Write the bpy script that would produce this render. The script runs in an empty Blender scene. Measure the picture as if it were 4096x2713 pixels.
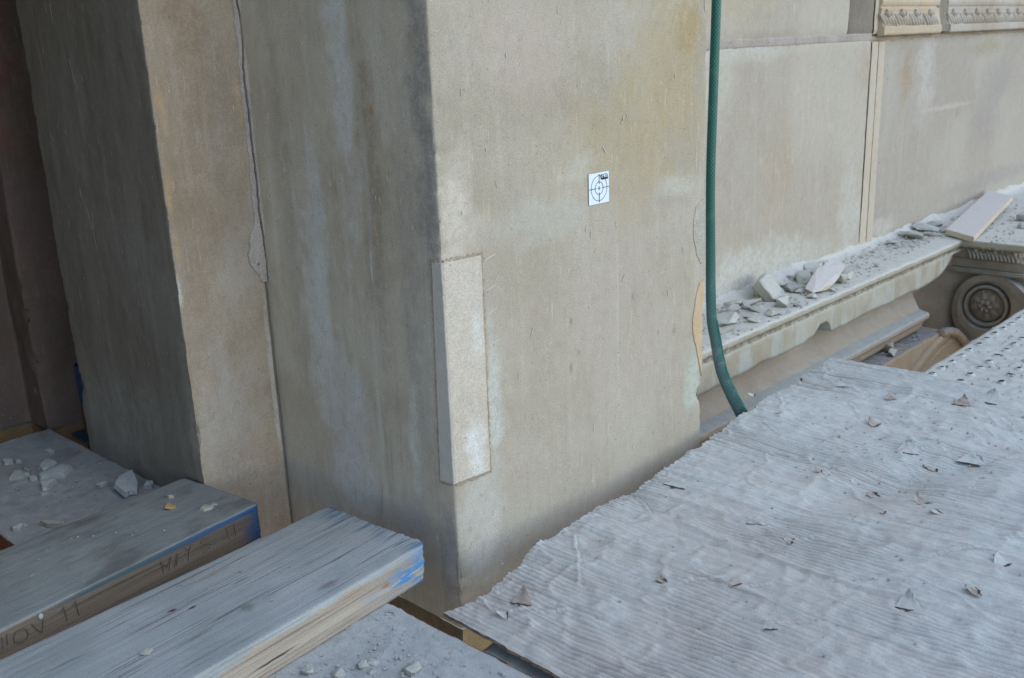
import bpy, bmesh, math, random
import numpy as np
from mathutils import Matrix, Vector
random.seed(7)
S = bpy.context.scene
COL = S.collection

# ------------------------------------------------------------------ camera
cam = bpy.data.cameras.new("camera")
cam.lens = 35.0
cam.sensor_width = 36.0
cam.clip_start = 0.02
cam.clip_end = 400
cam.dof.use_dof = True
cam.dof.focus_distance = 1.62
cam.dof.aperture_fstop = 9.0
co = bpy.data.objects.new("camera", cam)
COL.objects.link(co)
R3 = Matrix(((0.6870493, 0.23128048, -0.68881971),
             (-0.72570945, 0.17121272, -0.66635726),
             (-0.03618073, 0.95770326, 0.28547402)))
co.matrix_world = R3.to_4x4()
S.camera = co

# ------------------------------------------------------------------ world / sun / exposure
W = bpy.data.worlds.new("World")
S.world = W
W.use_nodes = True
wn = W.node_tree
bgn = wn.nodes["Background"]
sky = wn.nodes.new("ShaderNodeTexSky")
sky.sky_type = 'NISHITA'
sky.sun_disc = False
SUN_DIR = Vector((0.30, -0.72, 0.72)).normalized()      # towards the light
sky.sun_elevation = math.asin(SUN_DIR.z)
sky.sun_rotation = math.atan2(SUN_DIR.x, SUN_DIR.y)
sky.air_density = 1.2
sky.dust_density = 0.7
sky.ozone_density = 1.0
wn.links.new(sky.outputs[0], bgn.inputs[0])
bgn.inputs[1].default_value = 0.15
sl = bpy.data.lights.new("sun", 'SUN')
sl.energy = 0.5
sl.angle = math.radians(110)
sl.color = (1.0, 0.98, 0.95)
so = bpy.data.objects.new("sun", sl)
COL.objects.link(so)
so.rotation_euler = (-SUN_DIR).to_track_quat('-Z', 'Y').to_euler()
S.view_settings.view_transform = 'Standard'
S.view_settings.look = 'None'
S.view_settings.gamma = 1.0
S.view_settings.use_curve_mapping = False
S.view_settings.exposure = 0.64

# ------------------------------------------------------------------ numpy noise
def _h(ix, iy, iz, seed):
    n = (ix.astype(np.int64)*374761393 + iy.astype(np.int64)*668265263 + iz.astype(np.int64)*2147483647 + seed*1274126177) & 0xffffffff
    n = ((n ^ (n >> 13))*1274126177) & 0xffffffff
    n = ((n ^ (n >> 16))*2246822519) & 0xffffffff
    return ((n ^ (n >> 15)) & 0xffffff)/float(0xffffff)
def vn(p, seed=0):
    p = np.asarray(p, float)
    i = np.floor(p).astype(np.int64)
    f = p-i
    f = f*f*(3-2*f)
    r = 0
    for a in (0, 1):
        for b in (0, 1):
            for c in (0, 1):
                w = (f[..., 0] if a else 1-f[..., 0])*(f[..., 1] if b else 1-f[..., 1])*(f[..., 2] if c else 1-f[..., 2])
                r = r+w*_h(i[..., 0]+a, i[..., 1]+b, i[..., 2]+c, seed)
    return r*2-1
def fbm(p, oct=3, seed=0, lac=2.1, gain=.5):
    a, r = 1.0, 0
    p = np.asarray(p, float)
    for k in range(oct):
        r = r+a*vn(p, seed+k*17)
        p = p*lac
        a *= gain
    return r

# ------------------------------------------------------------------ object helpers
def tag(o, label=None, cat=None, group=None, kind=None):
    if label: o['label'] = label
    if cat: o['category'] = cat
    if group: o['group'] = group
    if kind: o['kind'] = kind
    return o
def thing(name, label, cat, loc=(0, 0, 0), group=None, rot=None):
    o = bpy.data.objects.new(name, None)
    COL.objects.link(o)
    o.location = loc
    if rot is not None: o.rotation_euler = rot
    o.empty_display_size = .05
    return tag(o, label, cat, group)
def world_loc(p):
    v = Vector((0, 0, 0))
    while p is not None:
        v = v+Vector(p.location)
        p = p.parent
    return v
def obj(name, verts, faces, mat, parent=None, smooth=True, local=False, uv=None):
    me = bpy.data.meshes.new(name)
    verts = np.asarray(verts, float).reshape(-1, 3)
    if parent is not None and not local:
        verts = verts-np.array(world_loc(parent))
    me.from_pydata(verts.tolist(), [], faces if isinstance(faces, list) else faces.tolist())
    me.materials.append(mat)
    me.update()
    if smooth:
        me.polygons.foreach_set('use_smooth', [True]*len(me.polygons))
    if uv is not None:
        l = me.uv_layers.new(name='UVMap')
        idx = np.zeros(len(me.loops), np.int32)
        me.loops.foreach_get('vertex_index', idx)
        l.data.foreach_set('uv', np.asarray(uv, float).reshape(-1, 2)[idx].ravel())
    o = bpy.data.objects.new(name, me)
    COL.objects.link(o)
    if parent is not None: o.parent = parent
    return o
def bobj(name, bm, mat, parent=None, smooth=False, local=False):
    bmesh.ops.recalc_face_normals(bm, faces=bm.faces[:])
    me = bpy.data.meshes.new(name)
    if parent is not None and not local:
        bmesh.ops.translate(bm, vec=-world_loc(parent), verts=bm.verts[:])
    bm.to_mesh(me)
    bm.free()
    me.materials.append(mat)
    if smooth:
        me.polygons.foreach_set('use_smooth', [True]*len(me.polygons))
    o = bpy.data.objects.new(name, me)
    COL.objects.link(o)
    if parent is not None: o.parent = parent
    return o
def gfaces(nu, nv, flip=False, wrap=False):
    a = np.arange(nu*nv).reshape(nu, nv)
    if wrap: a = np.vstack([a, a[:1]])
    f = np.stack([a[:-1, :-1], a[1:, :-1], a[1:, 1:], a[:-1, 1:]], -1).reshape(-1, 4)
    return f[:, ::-1] if flip else f
def box(bm, x0, x1, y0, y1, z0, z1, bev=0.0):
    r = bmesh.ops.create_cube(bm, size=1)
    for v in r['verts']:
        v.co = Vector(((x0+x1)/2+v.co.x*(x1-x0), (y0+y1)/2+v.co.y*(y1-y0), (z0+z1)/2+v.co.z*(z1-z0)))
    if bev:
        es = list({e for v in r['verts'] for e in v.link_edges})
        bmesh.ops.bevel(bm, geom=es, offset=bev, segments=2, affect='EDGES')

# ------------------------------------------------------------------ shader helper
class NB:
    def __init__(s, name):
        s.m = bpy.data.materials.new(name)
        s.m.use_nodes = True
        s.t = s.m.node_tree
        s.b = s.t.nodes['Principled BSDF']
        s.b.inputs['Roughness'].default_value = .9
        s.b.inputs['Specular IOR Level'].default_value = .25
    def n(s, ty, **kw):
        x = s.t.nodes.new(ty)
        for k, v in kw.items(): setattr(x, k, v)
        return x
    def put(s, inp, v):
        if isinstance(v, (int, float)):
            inp.default_value = v
        elif isinstance(v, (tuple, list)):
            inp.default_value = tuple(v)+((1,) if len(v) == 3 and len(inp.default_value) == 4 else ())
        else:
            s.t.links.new(v, inp)
    def pos(s): return s.n('ShaderNodeNewGeometry').outputs['Position']
    def objc(s): return s.n('ShaderNodeTexCoord').outputs['Object']
    def uvc(s): return s.n('ShaderNodeTexCoord').outputs['UV']
    def nrm(s): return s.sep(s.n('ShaderNodeNewGeometry').outputs['Normal'])
    def sep(s, v):
        x = s.n('ShaderNodeSeparateXYZ')
        s.put(x.inputs[0], v)
        return x.outputs
    def comb(s, a, b, c):
        x = s.n('ShaderNodeCombineXYZ')
        for i, v in enumerate((a, b, c)): s.put(x.inputs[i], v)
        return x.outputs[0]
    def ma(s, op, a, b=0.0, c=0.0, clamp=False):
        x = s.n('ShaderNodeMath', operation=op)
        x.use_clamp = clamp
        s.put(x.inputs[0], a)
        s.put(x.inputs[1], b)
        if op in ('MULTIPLY_ADD', 'SMOOTH_MIN', 'COMPARE'): s.put(x.inputs[2], c)
        return x.outputs[0]
    def scale(s, v, sc):
        x = s.n('ShaderNodeVectorMath', operation='MULTIPLY')
        s.put(x.inputs[0], v)
        x.inputs[1].default_value = sc
        return x.outputs[0]
    def vadd(s, v, w):
        x = s.n('ShaderNodeVectorMath', operation='ADD')
        s.put(x.inputs[0], v)
        s.put(x.inputs[1], w)
        return x.outputs[0]
    def noise(s, v, sc, det=3, rough=.55, dist=0.0, col=False):
        x = s.n('ShaderNodeTexNoise')
        s.put(x.inputs['Vector'], v)
        x.inputs['Scale'].default_value = sc
        x.inputs['Detail'].default_value = det
        x.inputs['Roughness'].default_value = rough
        x.inputs['Distortion'].default_value = dist
        return x.outputs['Color' if col else 'Fac']
    def voro(s, v, sc, feature='F1', out='Distance', rnd=1.0):
        x = s.n('ShaderNodeTexVoronoi', feature=feature)
        s.put(x.inputs['Vector'], v)
        x.inputs['Scale'].default_value = sc
        x.inputs['Randomness'].default_value = rnd
        return x.outputs[out]
    def ss(s, v, a, b):          # smooth 0..1 between a and b (a may be > b)
        x = s.n('ShaderNodeMapRange', interpolation_type='SMOOTHSTEP')
        s.put(x.inputs['Value'], v)
        if a <= b:
            x.inputs['From Min'].default_value = a
            x.inputs['From Max'].default_value = b
        else:
            x.inputs['From Min'].default_value = b
            x.inputs['From Max'].default_value = a
            x.inputs['To Min'].default_value = 1
            x.inputs['To Max'].default_value = 0
        return x.outputs[0]
    def mix(s, f, a, b, mode='MIX'):
        x = s.n('ShaderNodeMix', data_type='RGBA', blend_type=mode)
        s.put(x.inputs[0], f)
        s.put(x.inputs[6], a)
        s.put(x.inputs[7], b)
        return x.outputs[2]
    def bump(s, h, strength, dist):
        x = s.n('ShaderNodeBump')
        x.inputs['Strength'].default_value = strength
        x.inputs['Distance'].default_value = dist
        s.put(x.inputs['Height'], h)
        s.t.links.new(x.outputs[0], s.b.inputs['Normal'])
    def blob(s, u, z, b, wu, wz):
        cu, cz, ru, rz, colr, amt = b
        a = s.ma('DIVIDE', s.ma('ADD', s.ma('SUBTRACT', u, cu), wu), ru)
        c = s.ma('DIVIDE', s.ma('ADD', s.ma('SUBTRACT', z, cz), wz), rz)
        d = s.ma('SQRT', s.ma('ADD', s.ma('MULTIPLY', a, a), s.ma('MULTIPLY', c, c)))
        return s.ma('MULTIPLY', s.ss(d, 1.0, .25 if amt < 1 else .8), min(amt, 1))
    def done(s, colr, rough=.9):
        s.put(s.b.inputs['Base Color'], colr)
        s.put(s.b.inputs['Roughness'], rough)
        return s.m

def stone(name, plane, c1, c2, c3, streak=(.5, .5, .5), st=.35, blobs=(), speck=.5, bumpk=1.0, grain=.30, big=3.0, pits=.35):
    q = NB(name)
    P = q.pos()
    X = q.sep(P)
    u = X[0] if plane == 'y' else X[1]
    z = X[2]
    n1 = q.noise(P, big, 4, .6, .6)
    n2 = q.noise(q.scale(P, (1, 1, .45)), 11, 5, .65, .4)
    n3 = q.noise(P, 2.0, 2, .5)
    c = q.mix(q.ss(n1, .38, .64), c1, c2)
    c = q.mix(q.ma('MULTIPLY', q.ss(n2, .45, .72), .75), c, c3)
    sv = q.comb(q.ma('MULTIPLY', u, 34), 0.0, q.ma('MULTIPLY', z, 1.6))
    sn = q.noise(sv, 1.0, 5, .62, .25)
    c = q.mix(q.ma('MULTIPLY', q.ss(sn, .5, .74), st), c, streak)
    sn2 = q.noise(q.comb(q.ma('MULTIPLY', u, 90), 3.3, q.ma('MULTIPLY', z, 4)), 1.0, 4, .6)
    c = q.mix(q.ma('MULTIPLY', q.ss(sn2, .56, .8), st*.7), c, tuple(x*.55 for x in c2))
    wn_ = q.noise(P, 14, 3, .6, .0, col=True)
    ws = q.sep(wn_)
    brk = q.ma('ADD', .45, q.ma('MULTIPLY', q.ss(q.noise(P, 75, 5, .75), .36, .58), .55))
    for b in blobs:
        k = min(b[2], b[3])
        wu = q.ma('MULTIPLY', q.ma('SUBTRACT', ws[0], .5), k*2.2)
        wz = q.ma('MULTIPLY', q.ma('SUBTRACT', ws[1], .5), b[3]*1.6)
        c = q.mix(q.ma('MULTIPLY', q.blob(u, z, b, wu, wz), brk), c, b[4])
    # cloudy dust bloom
    db = q.noise(q.scale(P, (1, 1, .5)), 24, 4, .7)
    c = q.mix(q.ma('MULTIPLY', q.ss(db, .56, .78), .32*speck+.05), c, tuple(min(1, x*1.35+.03) for x in c1))
    # crisp scale staining and rubbed vertical scuffs
    cs = q.noise(q.scale(P, (1, 1, .6)), 60, 6, .78)
    c = q.mix(q.ma('MULTIPLY', q.ss(cs, .53, .60), .16), c, tuple(x*.62 for x in c2))
    c = q.mix(q.ma('MULTIPLY', q.ss(cs, .45, .39), .16), c, tuple(min(1, x*1.3+.03) for x in c1))
    sc = q.noise(q.comb(q.ma('MULTIPLY', u, 260), 1.7, q.ma('MULTIPLY', z, 14)), 1.0, 3, .6)
    c = q.mix(q.ma('MULTIPLY', q.ma('MULTIPLY', q.ss(sc, .66, .72), q.ss(n1, .4, .55)), .45*speck+.1), c, tuple(min(1, x*1.4+.05) for x in c1))
    # dark pin pits and pale flecks
    v1n = q.n('ShaderNodeTexVoronoi')
    q.put(v1n.inputs['Vector'], q.vadd(q.scale(P, (1, 1, .4)), q.scale(q.noise(P, 160, 2, .5, col=True), (.004, .004, .004))))
    v1n.inputs['Scale'].default_value = 150
    v1 = v1n.outputs['Distance']
    vc = q.sep(v1n.outputs['Color'])
    rad1 = q.ma('MULTIPLY', q.ma('SUBTRACT', vc[0], .78, clamp=True), q.ma('MULTIPLY', q.ma('POWER', vc[1], 2.5), 1.3))
    m1 = q.ma('MULTIPLY', q.ss(q.ma('SUBTRACT', v1, rad1), .02, -.05), q.ma('MULTIPLY', q.ss(n3, .36, .6), .8))
    c = q.mix(q.ma('MULTIPLY', m1, speck), c, (.62, .64, .6))
    v2 = q.voro(P, 38)
    c = q.mix(q.ma('MULTIPLY', q.ss(v2, .085, .04), pits), c, (.10, .08, .06))
    g = q.noise(P, 420, 2, .6)
    g2 = q.noise(P, 1100, 1, .5)
    gg = q.ma('ADD', q.ma('MULTIPLY', q.ma('SUBTRACT', g, .5), grain*2.2), q.ma('MULTIPLY', q.ma('SUBTRACT', g2, .5), grain*1.6))
    bc = q.n('ShaderNodeVectorMath', operation='SCALE')
    q.put(bc.inputs[0], c)
    q.put(bc.inputs['Scale'], q.ma('ADD', 1.0, gg))
    hh = q.ma('ADD', q.ma('MULTIPLY', g, .35), q.ma('MULTIPLY', n2, 1.3))
    hh = q.ma('ADD', hh, q.ma('MULTIPLY', m1, .5))
    hh = q.ma('SUBTRACT', hh, q.ma('MULTIPLY', q.ss(v2, .1, .03), .8))
    q.bump(hh, .45*bumpk, .003)
    return q.done(bc.outputs[0], .88)

WARM1, WARM2, WARM3 = (.465, .43, .355), (.40, .36, .285), (.42, .385, .325)
PALE = (.60, .61, .57)
M = {}
M['pier_front'] = stone('sandstone_front', 'y', WARM1, WARM2, (.44, .39, .31), (.55, .52, .44), .22, [
    (1.44, -.04, .15, .22, (.43, .355, .19), .6), (1.33, -.16, .26, .16, (.44, .36, .20), .5),
    (1.50, -.015, .02, .02, (.44, .29, .13), .6), (1.49, .03, .05, .07, (.40, .27, .09), .5),
    (.935, -.23, .06, .11, (.66, .62, .53), .75), (1.07, .0, .16, .12, (.50, .43, .36), .5),
    (.990, -.50, .018, .15, (.58, .61, .57), .7), (.995, -.555, .030, .05, (.58, .61, .57), .5),
    (.955, -.70, .07, .16, (.56, .585, .555), .55), (1.10, -.26, .17, .045, (.55, .58, .54), .35),
    (1.47, -.25, .09, .035, (.58, .61, .53), .5), (1.20, -.19, .05, .03, (.56, .58, .52), .45),
    (1.52, -.62, .04, .10, (.52, .62, .55), .55), (1.25, -.45, .28, .2, (.42, .365, .30), .4),
    (1.171, -.433, .006, .012, (.30, .235, .17), .7), (1.169, -.513, .007, .013, (.30, .235, .17), .7),
    (1.459, -.51, .009, .014, (.30, .23, .16), .6), (1.41, -.505, .005, .008, (.3, .24, .17), .6), (1.19, -.49, .004, .007, (.3, .24, .17), .6),
    (1.293, -.45, .004, .30, (.58, .59, .55), .3)], speck=.85, pits=.12)
M['pier_side'] = stone('sandstone_side', 'x', (.54, .49, .405), (.45, .385, .305), (.50, .44, .365), (.62, .62, .575), .5, [
    (1.022, -.08, .040, .34, (.25, .24, .235), .75), (1.015, -.30, .024, .16, (.25, .23, .23), .6),
    (1.06, -.48, .03, .22, (.33, .32, .32), .45), (1.02, -.74, .035, .12, (.27, .28, .31), .6),
    (1.19, .02, .035, .35, (.66, .67, .66), .75), (1.30, -.40, .05, .35, (.64, .66, .67), .6), (1.24, -.62, .07, .2, (.60, .63, .66), .6), (1.36, -.2, .03, .5, (.36, .33, .29), .5), (1.07, -.25, .03, .3, (.34, .32, .29), .5), (1.10, -.72, .05, .1, (.36, .35, .35), .5),
    (1.14, -.20, .035, .35, (.34, .28, .215), .8), (1.085, -.57, .018, .14, (.66, .67, .66), .5),
    (1.127, -.085, .006, .012, (.46, .26, .12), .95), (1.142, -.264, .006, .012, (.46, .26, .12), .95), (1.10, -.17, .003, .008, (.5, .32, .18), .9),
    (1.155, -.31, .003, .03, (.75, .75, .72), .8), (1.152, -.25, .008, .28, (.52, .52, .5), .4)], speck=.8, pits=.2)
M['pier_mid'] = stone('sandstone_mid', 'y', (.46, .385, .295), (.37, .295, .215), (.43, .38, .32), (.55, .52, .47), .3, [
    (.747, -.06, .010, .03, (.56, .40, .22), .7), (.752, -.09, .008, .05, (.55, .42, .27), .6), (.745, -.20, .008, .05, (.56, .42, .23), .6),
    (.886, -.07, .012, .05, (.56, .41, .23), .6), (.892, -.18, .010, .06, (.56, .41, .24), .6), (.745, -.29, .008, .03, (.58, .42, .2), .6),
    (.739, -.36, .007, .03, (.68, .68, .62), .9), (.80, -.58, .08, .16, (.52, .50, .47), .55), (.85, -.70, .06, .1, (.48, .34, .24), .5), (.888, -.57, .007, .22, (.62, .58, .52), .8),
    (.80, .05, .05, .08, (.33, .23, .15), .6), (.83, -.35, .05, .09, (.56, .53, .48), .35)], speck=1.0, pits=.1)
M['pier_dark'] = stone('sandstone_shaded', 'x', (.24, .218, .188), (.195, .17, .14), (.22, .195, .162), (.31, .295, .25), .35, [  # side face coloured darker for the shade it stands in
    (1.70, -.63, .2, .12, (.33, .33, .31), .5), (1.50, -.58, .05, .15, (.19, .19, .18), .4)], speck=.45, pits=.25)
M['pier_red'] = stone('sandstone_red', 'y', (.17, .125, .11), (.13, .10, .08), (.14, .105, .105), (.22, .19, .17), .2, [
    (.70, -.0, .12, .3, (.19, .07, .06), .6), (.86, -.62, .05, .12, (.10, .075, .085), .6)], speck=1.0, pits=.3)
M['pier_low_bounce'] = stone('sandstone_warm_bounce', 'y', (.36, .18, .06), (.24, .13, .05), (.28, .16, .07), (.32, .2, .09), .2, [  # warm bounce light from below put into this block's colour
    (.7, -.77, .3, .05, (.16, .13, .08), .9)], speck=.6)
M['wall'] = stone('wall_stone', 'y', (.475, .44, .365), (.42, .38, .31), (.45, .42, .36), (.52, .52, .47), .2, [
    (2.05, -.10, .25, .14, (.56, .575, .50), .5), (2.35, -.63, .55, .11, (.57, .585, .535), .85), (2.3, -.05, .3, .03, (.55, .575, .52), .5),
    (2.44, -.38, .14, .22, (.44, .345, .25), .45), (2.9, -.55, .1, .3, (.55, .56, .52), .5), (2.95, -.12, .08, .08, (.42, .33, .23), .5),
    (1.95, -.4, .12, .5, (.55, .56, .5), .4), (2.2, .08, .3, .08, (.46, .39, .26), .5)], speck=.7, pits=.2, big=2.0)
M['wall_right'] = stone('wall_stone_grey', 'y', (.43, .40, .34), (.38, .345, .295), (.405, .38, .335), (.50, .485, .45), .2, [
    (3.25, -.15, .07, .14, (.36, .27, .17), .7), (3.42, -.12, .10, .2, (.55, .54, .50), .6), (3.95, -.08, .25, .04, (.34, .31, .20), .7),
    (4.10, -.20, .25, .1, (.33, .31, .30), .6), (4.0, -.35, .2, .14, (.32, .30, .29), .5), (3.15, -.62, .15, .05, (.60, .58, .52), .6),
    (4.2, -.58, .9, .05, (.30, .29, .28), .5), (3.72, -.30, .03, .03, (.30, .29, .31), .7), (3.6, -.27, .35, .012, (.55, .51, .46), .6)], speck=.4, pits=.7, big=2.0)
M['fillet'] = stone('pointing_sand', 'y', (.54, .48, .385), (.50, .44, .345), (.53, .475, .39), (.54, .485, .40), .1, [(2.972, -.62, .012, .2, (.62, .42, .18), .7)], speck=.1, pits=.1, grain=.15)
M['grey_mortar'] = stone('grey_mortar', 'y', (.25, .225, .18), (.21, .185, .15), (.28, .25, .2), (.3, .27, .22), .1, speck=1.0, grain=.5, pits=.6)
M['pink_mortar'] = stone('pink_mortar', 'y', (.50, .45, .40), (.43, .385, .34), (.54, .49, .44), (.56, .52, .47), .2, speck=.8, bumpk=3.0, grain=.4)
M['repair'] = stone('repair_stone', 'y', (.58, .535, .455), (.53, .485, .405), (.60, .56, .49), (.62, .60, .55), .1, [
    (.945, -.575, .04, .08, (.72, .75, .74), .8), (.955, -.40, .02, .05, (.70, .72, .69), .6)], speck=.2, grain=.36, pits=.3)
M['repair_side'] = stone('repair_side', 'x', (.54, .50, .45), (.50, .47, .43), (.54, .51, .47), (.55, .53, .50), .1, speck=.1, grain=.12, pits=0)
M['pale_joint'] = stone('pale_joint', 'y', (.42, .375, .335), (.36, .32, .285), (.46, .42, .38), (.5, .46, .42), .2, speck=.6, bumpk=1.8)
M['joint'] = stone('joint_sand', 'y', (.40, .33, .255), (.33, .265, .20), (.42, .36, .29), (.42, .36, .29), .0, speck=.6, grain=.5, bumpk=2)
M['plinth'] = stone('plinth_rough', 'x', (.20, .155, .10), (.14, .105, .07), (.26, .19, .10), (.3, .22, .12), .0, speck=.6, grain=.6, bumpk=2.5)
M['plinth_front'] = stone('plinth_tan', 'y', (.56, .45, .28), (.50, .40, .24), (.5, .42, .28), (.6, .5, .35), .05, speck=.2, grain=.3)
M['scar'] = stone('fresh_scar', 'y', (.57, .44, .29), (.53, .40, .25), (.60, .48, .34), (.6, .45, .28), .1, speck=.3, grain=.2)
M['cement'] = stone('cement_fill', 'y', (.44, .42, .36), (.38, .36, .305), (.46, .445, .39), (.47, .45, .40), .1, speck=.8, grain=.5, bumpk=1.5)
M['carve'] = stone('carved_stone', 'y', (.46, .42, .36), (.40, .345, .27), (.50, .475, .43), (.5, .49, .46), .1, speck=.4, grain=.3)
M['carve_warm'] = stone('carved_stone_warm', 'y', (.55, .46, .33), (.50, .41, .29), (.5, .47, .42), (.5, .45, .4), .1, speck=.3)
M['console_st'] = stone('console_stone', 'x', (.42, .35, .265), (.33, .265, .195), (.40, .36, .30), (.45, .42, .36), .1, speck=.4, grain=.35)
M['arch'] = stone('arch_stone', 'y', (.44, .36, .27), (.38, .31, .23), (.42, .36, .29), (.5, .42, .35), .1, speck=.2)

def dusted(name, side1, side2, dust1, dust2, extra=None, bump=.5, patchy=.25, edge=.45):
    """stone or wood whose upward faces carry a layer of grey dust"""
    q = NB(name)
    P = q.pos()
    nz = q.nrm()[2]
    a = q.noise(P, 9, 4, .6)
    b = q.noise(P, 60, 4, .65)
    g = q.noise(P, 500, 2, .6)
    sd = q.mix(q.ss(a, .35, .65), side1, side2)
    du = q.mix(q.ss(b, .35, .7), dust1, dust2)
    f = q.ss(q.ma('ADD', nz, q.ma('MULTIPLY', q.ma('SUBTRACT', b, .5), .5)), edge-.2, edge+.25)
    f = q.ma('MULTIPLY', f, q.ma('SUBTRACT', 1.0, q.ma('MULTIPLY', q.ss(a, .55, .72), patchy)))
    c = q.mix(f, sd, du)
    if extra: c = extra(q, P, nz, c)
    bc = q.n('ShaderNodeVectorMath', operation='SCALE')
    q.put(bc.inputs[0], c)
    q.put(bc.inputs['Scale'], q.ma('ADD', 1.0, q.ma('MULTIPLY', q.ma('SUBTRACT', g, .5), .5)))
    q.bump(q.ma('ADD', q.ma('MULTIPLY', g, .4), b), bump, .003)
    return q.done(bc.outputs[0], .95)
def ledge_extra(q, P, nz, c):
    X = q.sep(P)
    n = q.noise(P, 70, 3, .7)
    band = q.ma('MULTIPLY', q.ss(X[2], -.702, -.697), q.ss(X[2], -.680, -.685))
    c = q.mix(q.ma('MULTIPLY', band, q.ss(n, .35, .6)), c, (.22, .19, .15))
    st = q.noise(q.comb(q.ma('MULTIPLY', X[0], 14), 0, q.ma('MULTIPLY', X[2], 3)), 1, 4, .6)
    low = q.ss(X[2], -.69, -.72)
    c = q.mix(q.ma('MULTIPLY', q.ma('MULTIPLY', q.ss(st, .5, .62), low), .55), c, (.50, .53, .49))
    c = q.mix(q.ma('MULTIPLY', q.ma('MULTIPLY', q.ss(st, .42, .3), low), .6), c, (.36, .27, .18))
    return c
M['ledge'] = dusted('ledge_stone', (.44, .42, .34), (.38, .34, .26), (.58, .585, .545), (.51, .52, .485), ledge_extra)
M['chip'] = dusted('chip_stone', (.40, .38, .31), (.34, .32, .26), (.50, .52, .47), (.44, .46, .43), patchy=.1, edge=.3)
M['chip_dark'] = dusted('chip_dark', (.40, .41, .39), (.34, .35, .34), (.62, .655, .64), (.54, .575, .565), patchy=.1, edge=.3)
M['chip_lt'] = dusted('chip_light', (.36, .35, .31), (.31, .30, .27), (.43, .445, .42), (.37, .385, .37), patchy=.1, edge=.3)
M['grit_grey'] = dusted('grit_grey', (.42, .44, .43), (.38, .40, .39), (.54, .56, .55), (.46, .48, .47), patchy=.1)
M['grit_pale'] = dusted('grit_pale', (.52, .52, .47), (.48, .48, .43), (.58, .585, .545), (.51, .52, .485), patchy=.1)
M['chip_grey'] = dusted('chip_grey', (.35, .35, .325), (.30, .30, .28), (.42, .43, .41), (.34, .35, .34), patchy=.3, edge=.5)
M['pale_slab'] = dusted('pale_slab', (.60, .52, .40), (.56, .47, .35), (.60, .585, .565), (.56, .545, .53), patchy=0, bump=.15)
M['metal'] = dusted('dusted_steel', (.20, .19, .18), (.16, .15, .14), (.56, .585, .56), (.47, .50, .48), patchy=.35)
M['hole'] = NB('bump_hole').done((.03, .028, .025))
def board_extra(q, P, nz, c):
    X = q.sep(P)
    n = q.noise(P, 6, 3, .6)
    c = q.mix(q.ma('MULTIPLY', q.ss(n, .52, .66), .4), c, (.14, .13, .125))
    return c
M['board'] = dusted('dusty_board', (.24, .08, .04), (.17, .06, .035), (.45, .48, .48), (.38, .41, .41), board_extra, patchy=.15, edge=.6)

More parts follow.
